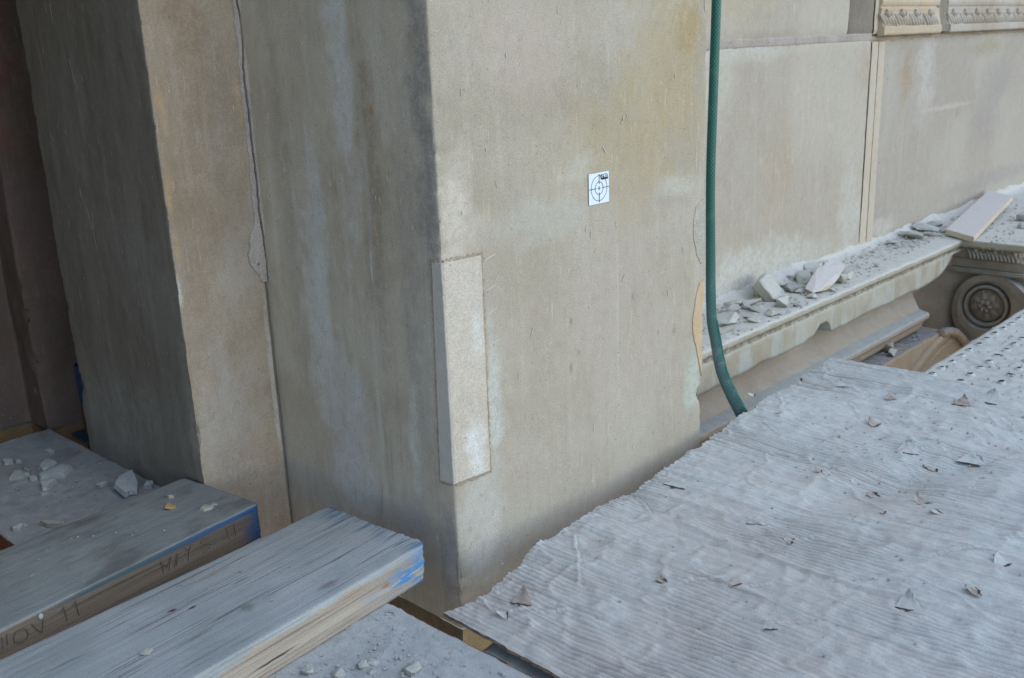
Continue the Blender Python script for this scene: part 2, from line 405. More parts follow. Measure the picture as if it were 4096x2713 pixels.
def wood(name, top, top2, side, side2, mode):
    q = NB(name)
    O = q.objc()
    X = q.sep(O)
    nz = q.nrm()[2]
    P = q.vadd(O, q.scale(q.noise(O, 3, 2, .5, col=True), (.0, .010, .004)))
    long1 = q.noise(q.scale(P, (2.2, 90, 90)), 1, 4, .65)
    long2 = q.noise(q.scale(P, (5, 260, 260)), 1, 3, .6)
    cloud = q.noise(O, 7, 4, .6)
    fine = q.noise(O, 330, 2, .6)
    t = q.mix(q.ss(cloud, .38, .66), top, top2)
    t = q.mix(q.ma('MULTIPLY', q.ss(long1, .50, .75), .25), t, tuple(x*.62 for x in top2))
    crack = q.noise(q.scale(P, (1.1, 120, 60)), 1, 3, .5)
    ck = q.ma('MULTIPLY', q.ss(q.ma('ABSOLUTE', q.ma('SUBTRACT', crack, .5)), .016, .002), q.ss(q.noise(q.scale(O, (3, 30, 3)), 1, 3), .40, .58))
    s_ = q.mix(q.ss(long1, .35, .65), side, side2)
    lay = q.noise(q.scale(P, (2.5, 1, 330)), 1, 4, .7)
    s_ = q.mix(q.ma('MULTIPLY', q.ss(lay, .52, .68), .65), s_, tuple(x*.38 for x in side2))
    if mode == 1:
        t = q.mix(q.ma('MULTIPLY', ck, .7), t, (.09, .09, .09))
        # dust boundary wanders over the upper side edge
        wob = q.ma('MULTIPLY', q.ma('SUBTRACT', q.noise(q.scale(O, (1, 1, 2)), 15, 4, .65), .5), .055)
        zz = q.ma('ADD', X[2], wob)
        c = q.mix(q.ma('MAXIMUM', q.ss(nz, .62, .9), q.ss(zz, -.010, -.003)), s_, t)
        paint_n = q.noise(q.scale(O, (7, 60, 60)), 1, 5, .75)
        m = q.ma('MULTIPLY', q.ss(q.ma('ADD', X[0], q.ma('MULTIPLY', q.ma('ABSOLUTE', q.ma('ADD', X[2], .034)), 3.0)), .155, .05), q.ss(nz, .8, .4))
        m = q.ma('MULTIPLY', m, q.ss(paint_n, .43, .50))
        c = q.mix(m, c, (.075, .27, .56))
        mt = q.ma('MULTIPLY', q.ma('MULTIPLY', q.ss(X[0], .05, .005), q.ss(nz, .5, .8)), q.ss(paint_n, .46, .6))
        c = q.mix(q.ma('MULTIPLY', mt, .75), c, (.05, .15, .27))
        # rusty bruise and knots
        for (cu, cz, ru, rz, cc, am) in [(.385, -.030, .012, .016, (.33, .13, .03), .9), (.40, -.015, .008, .02, (.2, .13, .07), .6), (.085, -.028, .012, .005, (.42, .20, .06), .9), (.28, -.036, .05, .0025, (.06, .03, .03), .95), (.51, -.035, .03, .003, (.08, .04, .03), .95), (.15, -.012, .04, .002, (.40, .2, .1), .7)]:
            sl_ = .0 if am < .95 else .0
            w = q.ma('MULTIPLY', q.ma('SUBTRACT', q.noise(O, 60, 3), .5), rz*1.2)
            c = q.mix(q.ma('MULTIPLY', q.blob(X[0], X[2], (cu, cz, ru, rz, cc, am), w, w), q.ss(nz, .6, .3)), c, cc)
        for (cu, cv, ru, rv, cc, am) in [(.32, -.15, .010, .004, (.08, .03, .03), .95), (.30, -.135, .008, .004, (.07, .03, .03), .95), (.26, -.075, .012, .012, (.20, .21, .19), .8), (.235, -.185, .05, .0022, (.36, .22, .10), .9), (.16, -.03, .025, .010, (.2, .19, .19), .7)]:
            w = q.ma('MULTIPLY', q.ma('SUBTRACT', q.noise(O, 60, 3), .5), rv*1.5)
            c = q.mix(q.ma('MULTIPLY', q.blob(X[0], X[1], (cu, cv, ru, rv, cc, am), w, w), q.ss(nz, .6, .9)), c, cc)
    else:
        pat = q.noise(q.scale(O, (6, 14, 14)), 1, 4, .6)
        t = q.mix(q.ma('MULTIPLY', q.ss(pat, .52, .68), .55), t, (.125, .12, .115))
        c = q.mix(q.ss(nz, .55, .85), s_, t)
        wob = q.ma('MULTIPLY', q.ma('SUBTRACT', q.noise(q.scale(O, (8, 40, 40)), 1, 3), .5), .010)
        zz = q.ma('ADD', X[2], wob)
        m = q.ma('MULTIPLY', q.ss(zz, -.0095, -.0065), q.ma('MULTIPLY', q.ss(nz, .93, .75), q.ss(X[0], .40, .28)))
        c = q.mix(q.ma('MULTIPLY', m, .9), c, q.mix(q.ss(X[0], .22, .06), (.06, .105, .135), (.035, .10, .24)))
        e = q.ss(q.ma('ADD', X[0], q.ma('MULTIPLY', q.ma('SUBTRACT', long1, .5), .07)), .045, .012)
        c = q.mix(q.ma('MULTIPLY', q.ma('MULTIPLY', e, q.ss(nz, .8, .5)), .85), c, (.025, .085, .21))
    ff = q.n('ShaderNodeVectorMath', operation='SCALE')
    q.put(ff.inputs[0], c)
    q.put(ff.inputs['Scale'], q.ma('ADD', 1.0, q.ma('MULTIPLY', q.ma('SUBTRACT', fine, .5), .4)))
    h = q.ma('ADD', q.ma('MULTIPLY', long2, .5), q.ma('MULTIPLY', fine, .3))
    h = q.ma('SUBTRACT', h, q.ma('MULTIPLY', q.ss(lay, .52, .68), .6))
    h = q.ma('SUBTRACT', h, q.ma('MULTIPLY', ck, 1.5))
    q.bump(h, .5, .002)
    return q.done(ff.outputs[0], .85)
M['plank_near'] = wood('plank_weathered', (.34, .38, .38), (.41, .44, .445), (.46, .41, .34), (.37, .32, .26), 1)
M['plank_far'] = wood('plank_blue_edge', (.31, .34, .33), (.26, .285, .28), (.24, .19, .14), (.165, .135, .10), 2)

# ------------------------------------------------------------------ stone sheets that follow a plan
def planpath(pts, step, rad):
    """sample a plan polyline with rounded corners: positions + outward (left) normals"""
    pts = [np.array(p, float) for p in pts]
    P, N = [], []
    n = len(pts)
    seg = []
    for i in range(n-1):
        a, b = pts[i], pts[i+1]
        t = (b-a)/np.linalg.norm(b-a)
        nn = np.array([-t[1], t[0]])
        a2 = a+t*rad if i > 0 else a
        b2 = b-t*rad if i < n-2 else b
        k = max(2, int(np.linalg.norm(b2-a2)/step))
        for j in range(k+1):
            P.append(a2+(b2-a2)*j/k)
            N.append(nn)
        if i < n-2:
            t2 = (pts[i+2]-b)/np.linalg.norm(pts[i+2]-b)
            n2 = np.array([-t2[1], t2[0]])
            c0, c1 = b2, b+t2*rad
            for j in range(1, 4):
                f = j/4
                P.append((1-f)**2*c0+2*f*(1-f)*b+f*f*c1)
                m = nn*(1-f)+n2*f
                N.append(m/np.linalg.norm(m))
    return np.array(P), np.array(N)
def zl(z0, z1, step, ztop=None, coarse=.15):
    a = list(np.arange(z0, z1, step))
    if ztop: a += list(np.arange(z1, ztop+coarse, coarse))
    else: a.append(z1)
    return np.array(a)
def shaft(name, pts, zs, mat, parent, step=.005, rad=.006, amp=.0012, corners=(), chip=.006, seed=1, big=.0015, bottom=False):
    P, N = planpath(pts, step, rad)
    nu, nv = len(P), len(zs)
    V = np.zeros((nu, nv, 3))
    V[..., 0] = P[:, 0:1]
    V[..., 1] = P[:, 1:2]
    V[..., 2] = zs[None, :]
    d = fbm(V*np.array([30, 30, 12]), 3, seed)*amp+fbm(V*4.0, 2, seed+5)*big
    for c in corners:
        r = np.hypot(V[..., 0]-c[0], V[..., 1]-c[1])
        cn = fbm(np.stack([V[..., 2]*18, V[..., 2]*0+c[0]*9, V[..., 2]*0], -1), 4, seed+9)
        cc = np.clip(cn-.25, 0, 1)*chip*2.6+np.abs(fbm(V*90, 2, seed+3))*.0014
        d = d-cc*np.exp(-(r/(.006+.012*np.clip(cn, 0, 1)))**2)
    V[..., 0] += N[:, 0:1]*d
    V[..., 1] += N[:, 1:2]*d
    return obj(name, V, gfaces(nu, nv, flip=True), mat, parent)
def plate(name, outline, y, th, mat, parent, seed=3, jit=.0012, sub=.006, axis='y', bev=.0008):
    """thin irregular slab lying on a wall plane (axis y: outline is x,z ; axis x: outline is y,z)"""
    pts = []
    n = len(outline)
    rnd = np.random.RandomState(seed)
    for i in range(n):
        a, b = np.array(outline[i]), np.array(outline[(i+1) % n])
        L = np.linalg.norm(b-a)
        k = max(1, int(L/sub))
        t = (b-a)/max(L, 1e-9)
        for j in range(k):
            p = a+(b-a)*j/k
            if j or k == 1: p = p+np.array([-t[1], t[0]])*rnd.uniform(-jit, jit)
            pts.append(p)
    bm = bmesh.new()
    s = 1
    vs = [bm.verts.new((p[0], y, p[1]) if axis == 'y' else (y, p[0], p[1])) for p in pts]
    f = bm.faces.new(vs)
    r = bmesh.ops.extrude_face_region(bm, geom=[f])
    nv_ = [e for e in r['geom'] if isinstance(e, bmesh.types.BMVert)]
    off = Vector((0, -th, 0)) if axis == 'y' else Vector((-th, 0, 0))
    for v in nv_: v.co += off
    top = [e for e in r['geom'] if isinstance(e, bmesh.types.BMFace)]
    if bev:
        bmesh.ops.inset_region(bm, faces=top, thickness=bev, depth=0)
        for v in {v for fc in top for v in fc.verts}: v.co += off.normalized()*min(th*.25, .002)
    bmesh.ops.triangulate(bm, faces=[fc for fc in bm.faces if len(fc.verts) > 4])
    return bobj(name, bm, mat, parent)

ZF = zl(-.8625, .13, .0055, 3.0)
# front pier --------------------------------------------------------------
pier = thing('stone_pier', 'front sandstone pier carrying the square survey target, sooty along its near corner', 'pier', (1.2, 1.2, -.863))
def two_tone(o, side_mat):
    o.data.materials.append(side_mat)
    for p in o.data.polygons:
        if -p.normal.x > -p.normal.y: p.material_index = 1
two_tone(shaft('shaft', [(1.553, 1.349), (1.553, 1.0), (.9, 1.0), (.9, 1.4445)], ZF, M['pier_front'], pier, step=.004, amp=.0005, big=.0005, corners=[(1.553, 1.0), (.9, 1.0)], seed=4, chip=.0038, rad=.004), M['pier_side'])
shaft('plinth_side', [(.9025, 1.002), (.9025, 1.60)], zl(-1.6, -.866, .006), M['plinth'], pier, amp=.002, seed=9)
shaft('plinth_face', [(1.553, 1.0025), (.9027, 1.0025)], zl(-1.6, -.866, .006), M['plinth_front'], pier, amp=.001, seed=10)
# repair stone let into the corner
bm = bmesh.new()
o1 = [(.8975, -.287), (.974, -.289), (.972, -.622), (.9010, -.618)]
plate('mortar_line', [(.9020, -.2835), (.9785, -.2850), (.9765, -.6265), (.9030, -.6225)], 1.0005, .0022, M['joint'], pier, jit=.0018, seed=5, sub=.004)
plate('repair_stone', [(.8990, -.287), (.9735, -.289), (.9720, -.6215), (.8990, -.6175)], 1.0005, .0036, M['repair'], pier, jit=.0006, seed=6, bev=.001)
plate('mortar_line', [(1.0020, -.2855), (1.0205, -.2840), (1.0310, -.6245), (1.0020, -.6225)], .9005, .0022, M['joint'], pier, jit=.0016, seed=7, axis='x', sub=.004)
plate('repair_side', [(.9966, -.287), (1.0170, -.2885), (1.0270, -.6195), (.9966, -.6175)], .9005, .0034, M['repair_side'], pier, jit=.0005, seed=8, axis='x', bev=.001)
# scars at the right edge
plate('fresh_scar', [(1.541, -.440), (1.553, -.437), (1.5545, -.475), (1.549, -.50), (1.552, -.535), (1.5535, -.58), (1.552, -.628), (1.543, -.600), (1.532, -.565), (1.521, -.535), (1.518, -.51), (1.527, -.47)], 1.0003, .002, M['scar'], pier, jit=.0012, seed=11)
plate('cement_fill', [(1.548, -.285), (1.552, -.30), (1.552, -.405), (1.543, -.405), (1.530, -.39), (1.518, -.355), (1.516, -.325), (1.524, -.297)], 1.0003, .0016, M['cement'], pier, jit=.001, seed=12)
# whiskers of raised stone and a scratch
def ribbon(bm, pts, w, th, origin, eu, ev, en):
    """flat stroke through 2D points in the plane origin + u*eu + v*ev, standing th proud along en"""
    pts = [np.array(p, float) for p in pts]
    L, Rr = [], []
    for i, p in enumerate(pts):
        t = pts[min(i+1, len(pts)-1)]-pts[max(i-1, 0)]
        t = t/max(np.linalg.norm(t), 1e-9)
        nn = np.array([-t[1], t[0]])
        ww = w*(1 if 0 < i < len(pts)-1 else .6)/2
        L.append(p+nn*ww)
        Rr.append(p-nn*ww)
    def W3(p, h): return Vector(np.array(origin)+p[0]*np.array(eu)+p[1]*np.array(ev)+h*np.array(en))
    a = [bm.verts.new(W3(p, th)) for p in L]
    b = [bm.verts.new(W3(p, th)) for p in Rr]
    c = [bm.verts.new(W3(p, 0)) for p in L]
    d = [bm.verts.new(W3(p, 0)) for p in Rr]
    for i in range(len(pts)-1):
        bm.faces.new((a[i], a[i+1], b[i+1], b[i]))
        bm.faces.new((c[i], c[i+1], a[i+1], a[i]))
        bm.faces.new((b[i], b[i+1], d[i+1], d[i]))
M['scratch'] = NB('scratch').done((.42, .40, .37))
M['scratch_dim'] = NB('scratch_dim').done((.33, .28, .21))
M['scratch_white'] = NB('scratch_white').done((.60, .57, .50))
bm = bmesh.new()
ribbon(bm, [(1.182, -.735), (1.176, -.72), (1.172, -.70), (1.169, -.675)], .004, .0012, (.8995, 0, 0), (0, 1, 0), (0, 0, 1), (-1, 0, 0))
bobj('scrape', bm, M['scratch'], pier)
bm = bmesh.new()
rn = np.random.RandomState(3)
for k in range(38):
    u, z = rn.uniform(1.02, 1.42), rn.uniform(-.78, .05)
    l = rn.uniform(.003, .012)
    ribbon(bm, [(u, z), (u+rn.uniform(-.3, .3)*l, z-l*.5), (u+rn.uniform(-.3, .3)*l, z-l)], .0014, .0006, (.8997, 0, 0), (0, 1, 0), (0, 0, 1), (-1, 0, 0))
for k in range(46):
    u, z = rn.uniform(.93, 1.5), rn.uniform(-.75, .05)
    l = rn.uniform(.003, .014)
    dr = rn.uniform(-1, 1)
    ribbon(bm, [(u, z), (u+dr*l*.5, z-l*.6), (u+dr*l*.9, z-l)], .0013, .0006, (0, .9996, 0), (1, 0, 0), (0, 0, 1), (0, -1, 0))
for k in range(0, 16, 2):    # tool marks beside the repair stone
    z = -.30-.33*k/16+rn.uniform(-.006, .006)
    ribbon(bm, [(.982, z), (.992, z+.003), (1.0+rn.uniform(0, .008), z+.006)], .0016, .0006, (0, .9996, 0), (1, 0, 0), (0, 0, 1), (0, -1, 0))
o = bobj('scratches', bm, M['scratch_white'], pier)
o['kind'] = 'stuff'

# middle pier --------------------------------------------------------------
pier2 = thing('stone_pier', 'middle stone pier with ochre edged tan face and dark grey side', 'pier', (.85, 1.66, -.9))
ZM = zl(-1.6, .16, .006, 3.0)
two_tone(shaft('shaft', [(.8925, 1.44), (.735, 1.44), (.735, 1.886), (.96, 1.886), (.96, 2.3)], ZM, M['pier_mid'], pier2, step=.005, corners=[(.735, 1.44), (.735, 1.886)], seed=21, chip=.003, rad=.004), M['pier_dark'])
shaft('joint_back', [(.93, 1.4465), (.89, 1.4465)], zl(-1.6, .16, .02, 3.0), M['pier_dark'], pier2, seed=2)
# mortar that fills the upper part of the corner joint, split by a running crack
crack = [(.8975, .20), (.8965, .079), (.900, .047), (.8995, .021), (.8955, -.02), (.8950, -.045), (.8962, -.106), (.8958, -.154), (.8972, -.211), (.8950, -.254), (.8985, -.29), (.8992, -.34), (.8975, -.372)]
left = [(.8915, .20), (.892, .079), (.8925, .041), (.8935, .008), (.8920, -.018), (.8895, -.052), (.8905, -.12), (.8915, -.154), (.8885, -.203), (.8895, -.246), (.8880, -.275), (.8790, -.290), (.8740, -.302), (.8765, -.312), (.8695, -.323), (.8715, -.338), (.8790, -.350), (.8860, -.358), (.8900, -.371)]
left = [(x_-.0035, z_) for x_, z_ in left]
def resample(poly, n, seed, j):
    poly = np.array(poly)
    s = np.linspace(0, 1, n)
    z = poly[0, 1]+(poly[-1, 1]-poly[0, 1])*s
    x = np.interp(-z, -poly[:, 1], poly[:, 0])
    r = np.random.RandomState(seed)
    return [(x[i]+r.uniform(-j, j), z[i]) for i in range(n)]
ck = resample(crack, 90, 3, .0007)
plate('mortar_joint', resample(left, 90, 4, .0018)+[(x-.0014-.0008*abs(math.sin(i*.7)), z) for i, (x, z) in enumerate(ck)][::-1], 1.4405, .0045, M['pink_mortar'], pier2, jit=0, sub=1, bev=.0010)
plate('mortar_joint', [(x+.0011, z) for x, z in ck]+[(.9035+.0012*math.sin(i*1.3), z) for i, (x, z) in enumerate(ck)][::-1], 1.4405, .0062, M['pink_mortar'], pier2, jit=0, sub=1, bev=.0012)
# rope of old mortar low in the open joint
n = 60
V = []
zs = np.linspace(-1.0, -.385, n)
for i, z in enumerate(zs):
    for k in range(8):
        a = k*math.pi/4
        r = .0026+.0011*math.sin(z*420)+.0006*math.sin(z*1100+k)
        V.append((.8995+r*math.cos(a)*1.2, 1.4530+r*math.sin(a), z))
F = [(i*8+k, i*8+(k+1) % 8, (i+1)*8+(k+1) % 8, (i+1)*8+k) for i in range(n-1) for k in range(8)]
obj('joint_filler', V, F, M['grey_mortar'], pier2)
bm = bmesh.new()
for pts in ([(1.74, -.215), (1.735, -.235), (1.722, -.255), (1.712, -.29)], [(1.703, -.25), (1.712, -.29), (1.709, -.318)]):
    ribbon(bm, pts, .0028, .0007, (.7348, 0, 0), (0, 1, 0), (0, 0, 1), (-1, 0, 0))
ribbon(bm, [(1.70, .0), (1.694, -.03), (1.688, -.05)], .0022, .0007, (.7348, 0, 0), (0, 1, 0), (0, 0, 1), (-1, 0, 0))
ribbon(bm, [(1.74, .09), (1.741, .065)], .0026, .0007, (.7348, 0, 0), (0, 1, 0), (0, 0, 1), (-1, 0, 0))
for k in range(60):
    u, z = rn.uniform(1.47, 1.86), rn.uniform(-.70, .10)
    l = rn.uniform(.004, .018)
    ribbon(bm, [(u, z), (u+rn.uniform(-.2, .1)*l, z-l)], .0014, .0005, (.7350, 0, 0), (0, 1, 0), (0, 0, 1), (-1, 0, 0))
o = bobj('scratches', bm, M['scratch_dim'], pier2)
o['kind'] = 'stuff'

# far-left pier --------------------------------------------------------------
pier3 = thing('stone_pier', 'far left reddish brown stone pier in deep shade', 'pier', (.7, 2.15, -.9))
pp = [(1.1, 2.1), (.737, 2.1), (.737, 2.19), (.1, 2.19)]
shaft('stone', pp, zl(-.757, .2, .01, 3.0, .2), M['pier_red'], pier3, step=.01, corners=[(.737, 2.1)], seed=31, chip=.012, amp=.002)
shaft('stone', pp, zl(-2.0, -.762, .012), M['pier_low_bounce'], pier3, step=.012, corners=[(.737, 2.1)], seed=35, chip=.012, amp=.003)
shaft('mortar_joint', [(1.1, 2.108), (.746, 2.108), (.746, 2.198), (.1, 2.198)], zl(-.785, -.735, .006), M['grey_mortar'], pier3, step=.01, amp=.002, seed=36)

# recessed wall on the right ----------------------------------------------------
wall = thing('stone_wall', 'recessed pale stone wall behind the green hose, with a carved moulding', 'wall', (3.0, 1.45, -.66))
YW = 1.35
def slab_face(name, x0, x1, z0, z1, mat, y=YW, ztop=None, st=.014, amp=.0015, seed=41, edge=.004):
    zs = zl(z0, z1, st, ztop)
    xs = np.linspace(x1, x0, max(3, int((x1-x0)/st)))
    V = np.zeros((len(xs), len(zs), 3))
    V[..., 0] = xs[:, None]
    V[..., 2] = zs[None, :]
    V[..., 1] = y
    d = fbm(V*np.array([22, 1, 16]), 4, seed)*amp
    V[..., 1] -= d
    # rounded, worn arris towards the joint and a return into the wall
    e = np.zeros_like(d)
    m = 1
    V[..., 1][:m, :] += edge
    V[..., 1][-m:, :] += edge
    V[..., 1][:, :m] += edge
    if ztop is None: V[..., 1][:, -m:] += edge
    return obj(name, V, gfaces(len(xs), len(zs), flip=True), mat, wall)
slab_face('stone_block', 1.556, 2.832, -.016, .16, M['wall'], ztop=3.0, seed=42)
slab_face('stone_block', 1.556, 2.9868, -.672, -.034, M['wall'], seed=43, edge=.002)
slab_face('stone_block', 3.078, 6.5, -.672, -.034, M['wall_right'], seed=44, st=.02)
slab_face('stone_block', 3.02, 6.5, .088, .16, M['carve_warm'], ztop=3.0, seed=45, st=.02)
slab_face('mortar_patch', 2.834, 2.992, -.016, .16, M['grey_mortar'], ztop=.5, seed=46, y=YW-.001, amp=.002)
slab_face('pointing_strip', 2.994, 3.019, -.016, .16, M['fillet'], ztop=.5, seed=47, y=YW-.004, st=.008)
slab_face('pointing_strip', 2.986, 3.0305, -.672, -.038, M['fillet'], seed=48, y=YW-.002, st=.008, amp=.0006, edge=.0012)
slab_face('pointing_strip', 3.0345, 3.077, -.672, -.038, M['fillet'], seed=49, y=YW-.002, st=.008, amp=.0006, edge=.0012)
slab_face('mortar_joint', 1.556, 2.99, -.038, -.012, M['pale_joint'], seed=50, y=YW+.0012, st=.005, amp=.0035)
slab_face('mortar_joint', 2.985, 4.9, -.042, -.020, M['joint'], seed=51, y=YW+.004, st=.008, amp=.006)
slab_face('wall_core', 1.50, 6.6, -2.0, .16, M['grey_mortar'], ztop=3.0, seed=52, y=YW+.012, st=.1)
# carved moulding
def leaf_unit(mirror=1, w=.105, h=.052):
    """one repeat: a round bud on top and slanting leaf lobes below; local x along the wall, -y outwards, z up"""
    V, F = [], []
    def lobe(p0, p1, p2, r0, r1, out):
        base = len(V)
        n, m = 9, 6
        for i in range(n):
            t = i/(n-1)
            c = (1-t)**2*np.array(p0)+2*t*(1-t)*np.array(p1)+t*t*np.array(p2)
            r = (r0+(r1-r0)*t)*math.sin(math.pi*min(max(t*.86+.10, 0), 1))**.5
            d = np.array(p2)-np.array(p0)
            d = d/np.linalg.norm(d)
            nn = np.array([-d[1], d[0]])
            for k in range(m):
                a = math.pi*k/(m-1)
                q = c+nn*r*math.cos(a)
                slope = .022*(1-(q[1]/h))          # cyma: lower part further out
                V.append((q[0], -(slope+out*math.sin(a)*r*1.5), q[1]))
        for i in range(n-1):
            for k in range(m-1):
                a = base+i*m+k
                F.append((a, a+1, a+m+1, a+m))
    for j in range(5):
        x = -.045+j*.0205
        lobe((x-.014, .040-.003*j), (x+.002, .030), (x+.014, .003), .0062, .0078, 1.0)
    lobe((-.018, .050), (-.014, .044), (-.004, .030), .012, .012, 1.5)
    lobe((.020, .052), (.021, .045), (.026, .034), .006, .006, 1.2)
    return V, F
mold = [(YW, .090), (YW-.010, .088), (YW-.019, .081), (YW-.021, .074), (YW-.018, .067), (YW-.010, .062), (YW-.012, .058), (YW-.020, .056), (YW-.020, .053),
        (YW-.018, .048), (YW-.020, .035), (YW-.027, .018), (YW-.033, .006), (YW-.042, .004), (YW-.044, .001), (YW-.044, -.016), (YW-.040, -.020), (YW, -.022)]
def extrude_profile(name, prof, x0, x1, mat, parent, step=.02, amp=.001, seed=60, cap=True):
    xs = np.linspace(x0, x1, max(2, int((x1-x0)/step)+1))
    V = np.zeros((len(xs), len(prof), 3))
    pr = np.array(prof)
    V[..., 0] = xs[:, None]
    V[..., 1] = pr[None, :, 0]
    V[..., 2] = pr[None, :, 1]
    d = fbm(V*30, 3, seed)*amp
    V[..., 1] -= d
    V[..., 2] += d*.6
    f = gfaces(len(xs), len(prof)).tolist()
    n = len(prof)
    if cap:
        f.append(list(range(n)))
        f.append([(len(xs)-1)*n+k for k in range(n)][::-1])
    return obj(name, V, f, mat, parent, smooth=False)
mold = [(YW+(y_-YW)*.5, z_) for y_, z_ in mold]
extrude_profile('moulding', mold, 3.018, 3.455, M['carve_warm'], wall, seed=61, amp=.0015)
extrude_profile('moulding', mold, 3.530, 4.9, M['carve'], wall, seed=62, amp=.0012)
extrude_profile('mortar_patch', [(YW, .092), (YW-.008, .088), (YW-.008, .02), (YW-.014, .004), (YW-.015, -.018), (YW, -.020)], 3.440, 3.535, M['grey_mortar'], wall, seed=63, amp=.004)
lv, lf = leaf_unit()
lv = [(a_, b_*.55, c_) for a_, b_, c_ in lv]
leaf_mesh = None
for i, x in enumerate([3.065, 3.17, 3.275, 3.385]+[3.585+.1065*k for k in range(12)]):
    if leaf_mesh is None:
        lo = obj('carved_leaf', lv, lf, M['carve'], wall, local=True)
        leaf_mesh = lo.data
    else:
        lo = bpy.data.objects.new('carved_leaf', leaf_mesh)
        COL.objects.link(lo)
        lo.parent = wall
    lo.location = Vector((x, YW-.006, .001))-Vector(wall.location)

# ledge -----------------------------------------------------------------------
ledge = thing('stone_ledge', 'dusty moulded stone ledge with eroded lower edge, below the recessed wall', 'ledge', (2.4, 1.25, -1.0))
ZL = -.666
prof = [(1.36, ZL+.002), (1.34, ZL), (1.30, ZL-.001), (1.26, ZL), (1.22, ZL+.001), (1.18, ZL), (1.155, ZL), (1.1455, ZL-.0015), (1.143, ZL-.005), (1.143, -.680), (1.1445, -.684), (1.153, -.688), (1.154, -.697), (1.150, -.701)]
nx = 330
xs = np.linspace(1.554, 3.40, nx)
fas = [(1.150, -.701-.008*k) for k in range(0, 9)]
prof2 = prof+fas[1:]
V = np.zeros((nx, len(prof2)+1, 3))
pr = np.array(prof2)
V[:, :-1, 0] = xs[:, None]
V[:, :-1, 1] = pr[None, :, 0]
V[:, :-1, 2] = pr[None, :, 1]
V[:, -1, 0] = xs
V[:, -1, 1] = 1.195
V[:, -1, 2] = -.768
low = fbm(np.stack([xs*9, xs*0, xs*0], -1), 4, 71)*.003
bite = np.zeros(nx)
for c, w, dph in [(2.36, .055, .034), (2.325, .07, .010), (1.62, .05, .004), (2.05, .05, .004), (3.19, .02, .003)]:
    bite = np.maximum(bite, dph*np.clip(1.15-np.abs((xs-c)/w)**1.5, 0, 1))
bite = np.where(xs > 2.405, 0, bite)
corner = np.clip((xs-3.02)/.22, 0, 1)**3*.06       # the lower edge turns up towards the bracket
nf = len(fas)
for k in range(1, nf):
    f = k/(nf-1)
    V[:, len(prof)-1+k, 2] += (low+bite+corner)*f
V[:, -1, 2] += low+bite+corner
d = fbm(V*np.array([28, 28, 28]), 3, 72)*.0012
rough = np.zeros(len(prof2)+1)
rough[9:14] = 1
d2 = fbm(V*np.array([140, 60, 90]), 2, 73)*.0035*rough[None, :]
V[..., 1] += d+np.abs(d2)
V[:, :8, 2] += fbm(V[:, :8]*np.array([40, 40, 1]), 3, 74)*.0022
obj('cornice_slab', V, gfaces(nx, len(prof2)+1), M['ledge'], ledge, smooth=True)
M['ledge_low'] = dusted('ledge_underside', (.38, .33, .26), (.42, .365, .29), (.42, .45, .43), (.36, .39, .38), patchy=.1, edge=.55)
extrude_profile('cavetto', [(1.26, -.74), (1.222, -.76), (1.213, -.79), (1.203, -.82), (1.190, -.845), (1.183, -.858), (1.155, -.865), (1.150, -.870), (1.150, -.879), (1.154, -.883), (1.162, -.890), (1.168, -.900), (1.172, -.915), (1.180, -.925), (1.26, -.927)], 1.554, 3.085, M['ledge_low'], ledge, step=.03, amp=.0018, seed=75)
V = np.array([[(x, y, z) for (y, z) in [(1.352, -.640), (1.349, -.650), (1.343, -.657), (1.334, -.662), (1.318, -.665), (1.30, -.668)]] for x in np.linspace(1.56, 5.0, 400)])
V[:, 1:, 1] -= np.maximum(0, fbm(V[:, 1:]*np.array([9, 9, 9]), 4, 77))*.022*np.linspace(1, 1, 5)[None, :]
V[:, :2, 2] += fbm(V[:, :2]*np.array([7, 1, 1]), 4, 78)*.010
obj('dust_fillet', V, gfaces(400, 6, flip=True), M['grit_pale'], ledge)['kind'] = 'stuff'

# arch block -------------------------------------------------------------------
arch = thing('stone_arch', 'orange brown stone arch with raised ribs, deep in the gap', 'arch', (2.6, 1.15, -1.5))
M['arch_top'] = dusted('arch_dusty_top', (.44, .345, .25), (.38, .30, .22), (.30, .32, .32), (.24, .26, .265), patchy=.1, edge=.5)
nx, ny = 80, 14
V = np.zeros((nx, ny, 3))
V[..., 0] = np.linspace(1.5, 3.13, nx)[:, None]
V[..., 1] = np.linspace(1.125, 1.24, ny)[None, :]
V[..., 2] = -.931+fbm(np.stack([V[..., 0]*40, V[..., 1]*40, V[..., 0]*0], -1), 3, 81)*.0025
V[:, 0, 2] -= .003
obj('dusty_top', V, gfaces(nx, ny), M['arch_top'], arch)
plate('spandrel', [(1.5, -.932), (3.12, -.932), (3.17, -.938), (3.24, -.965), (3.31, -1.01), (3.36, -1.07), (3.39, -1.2), (3.39, -1.9), (1.5, -1.9)], 1.24, .115, M['arch'], arch, jit=.002, sub=.03, bev=.004)
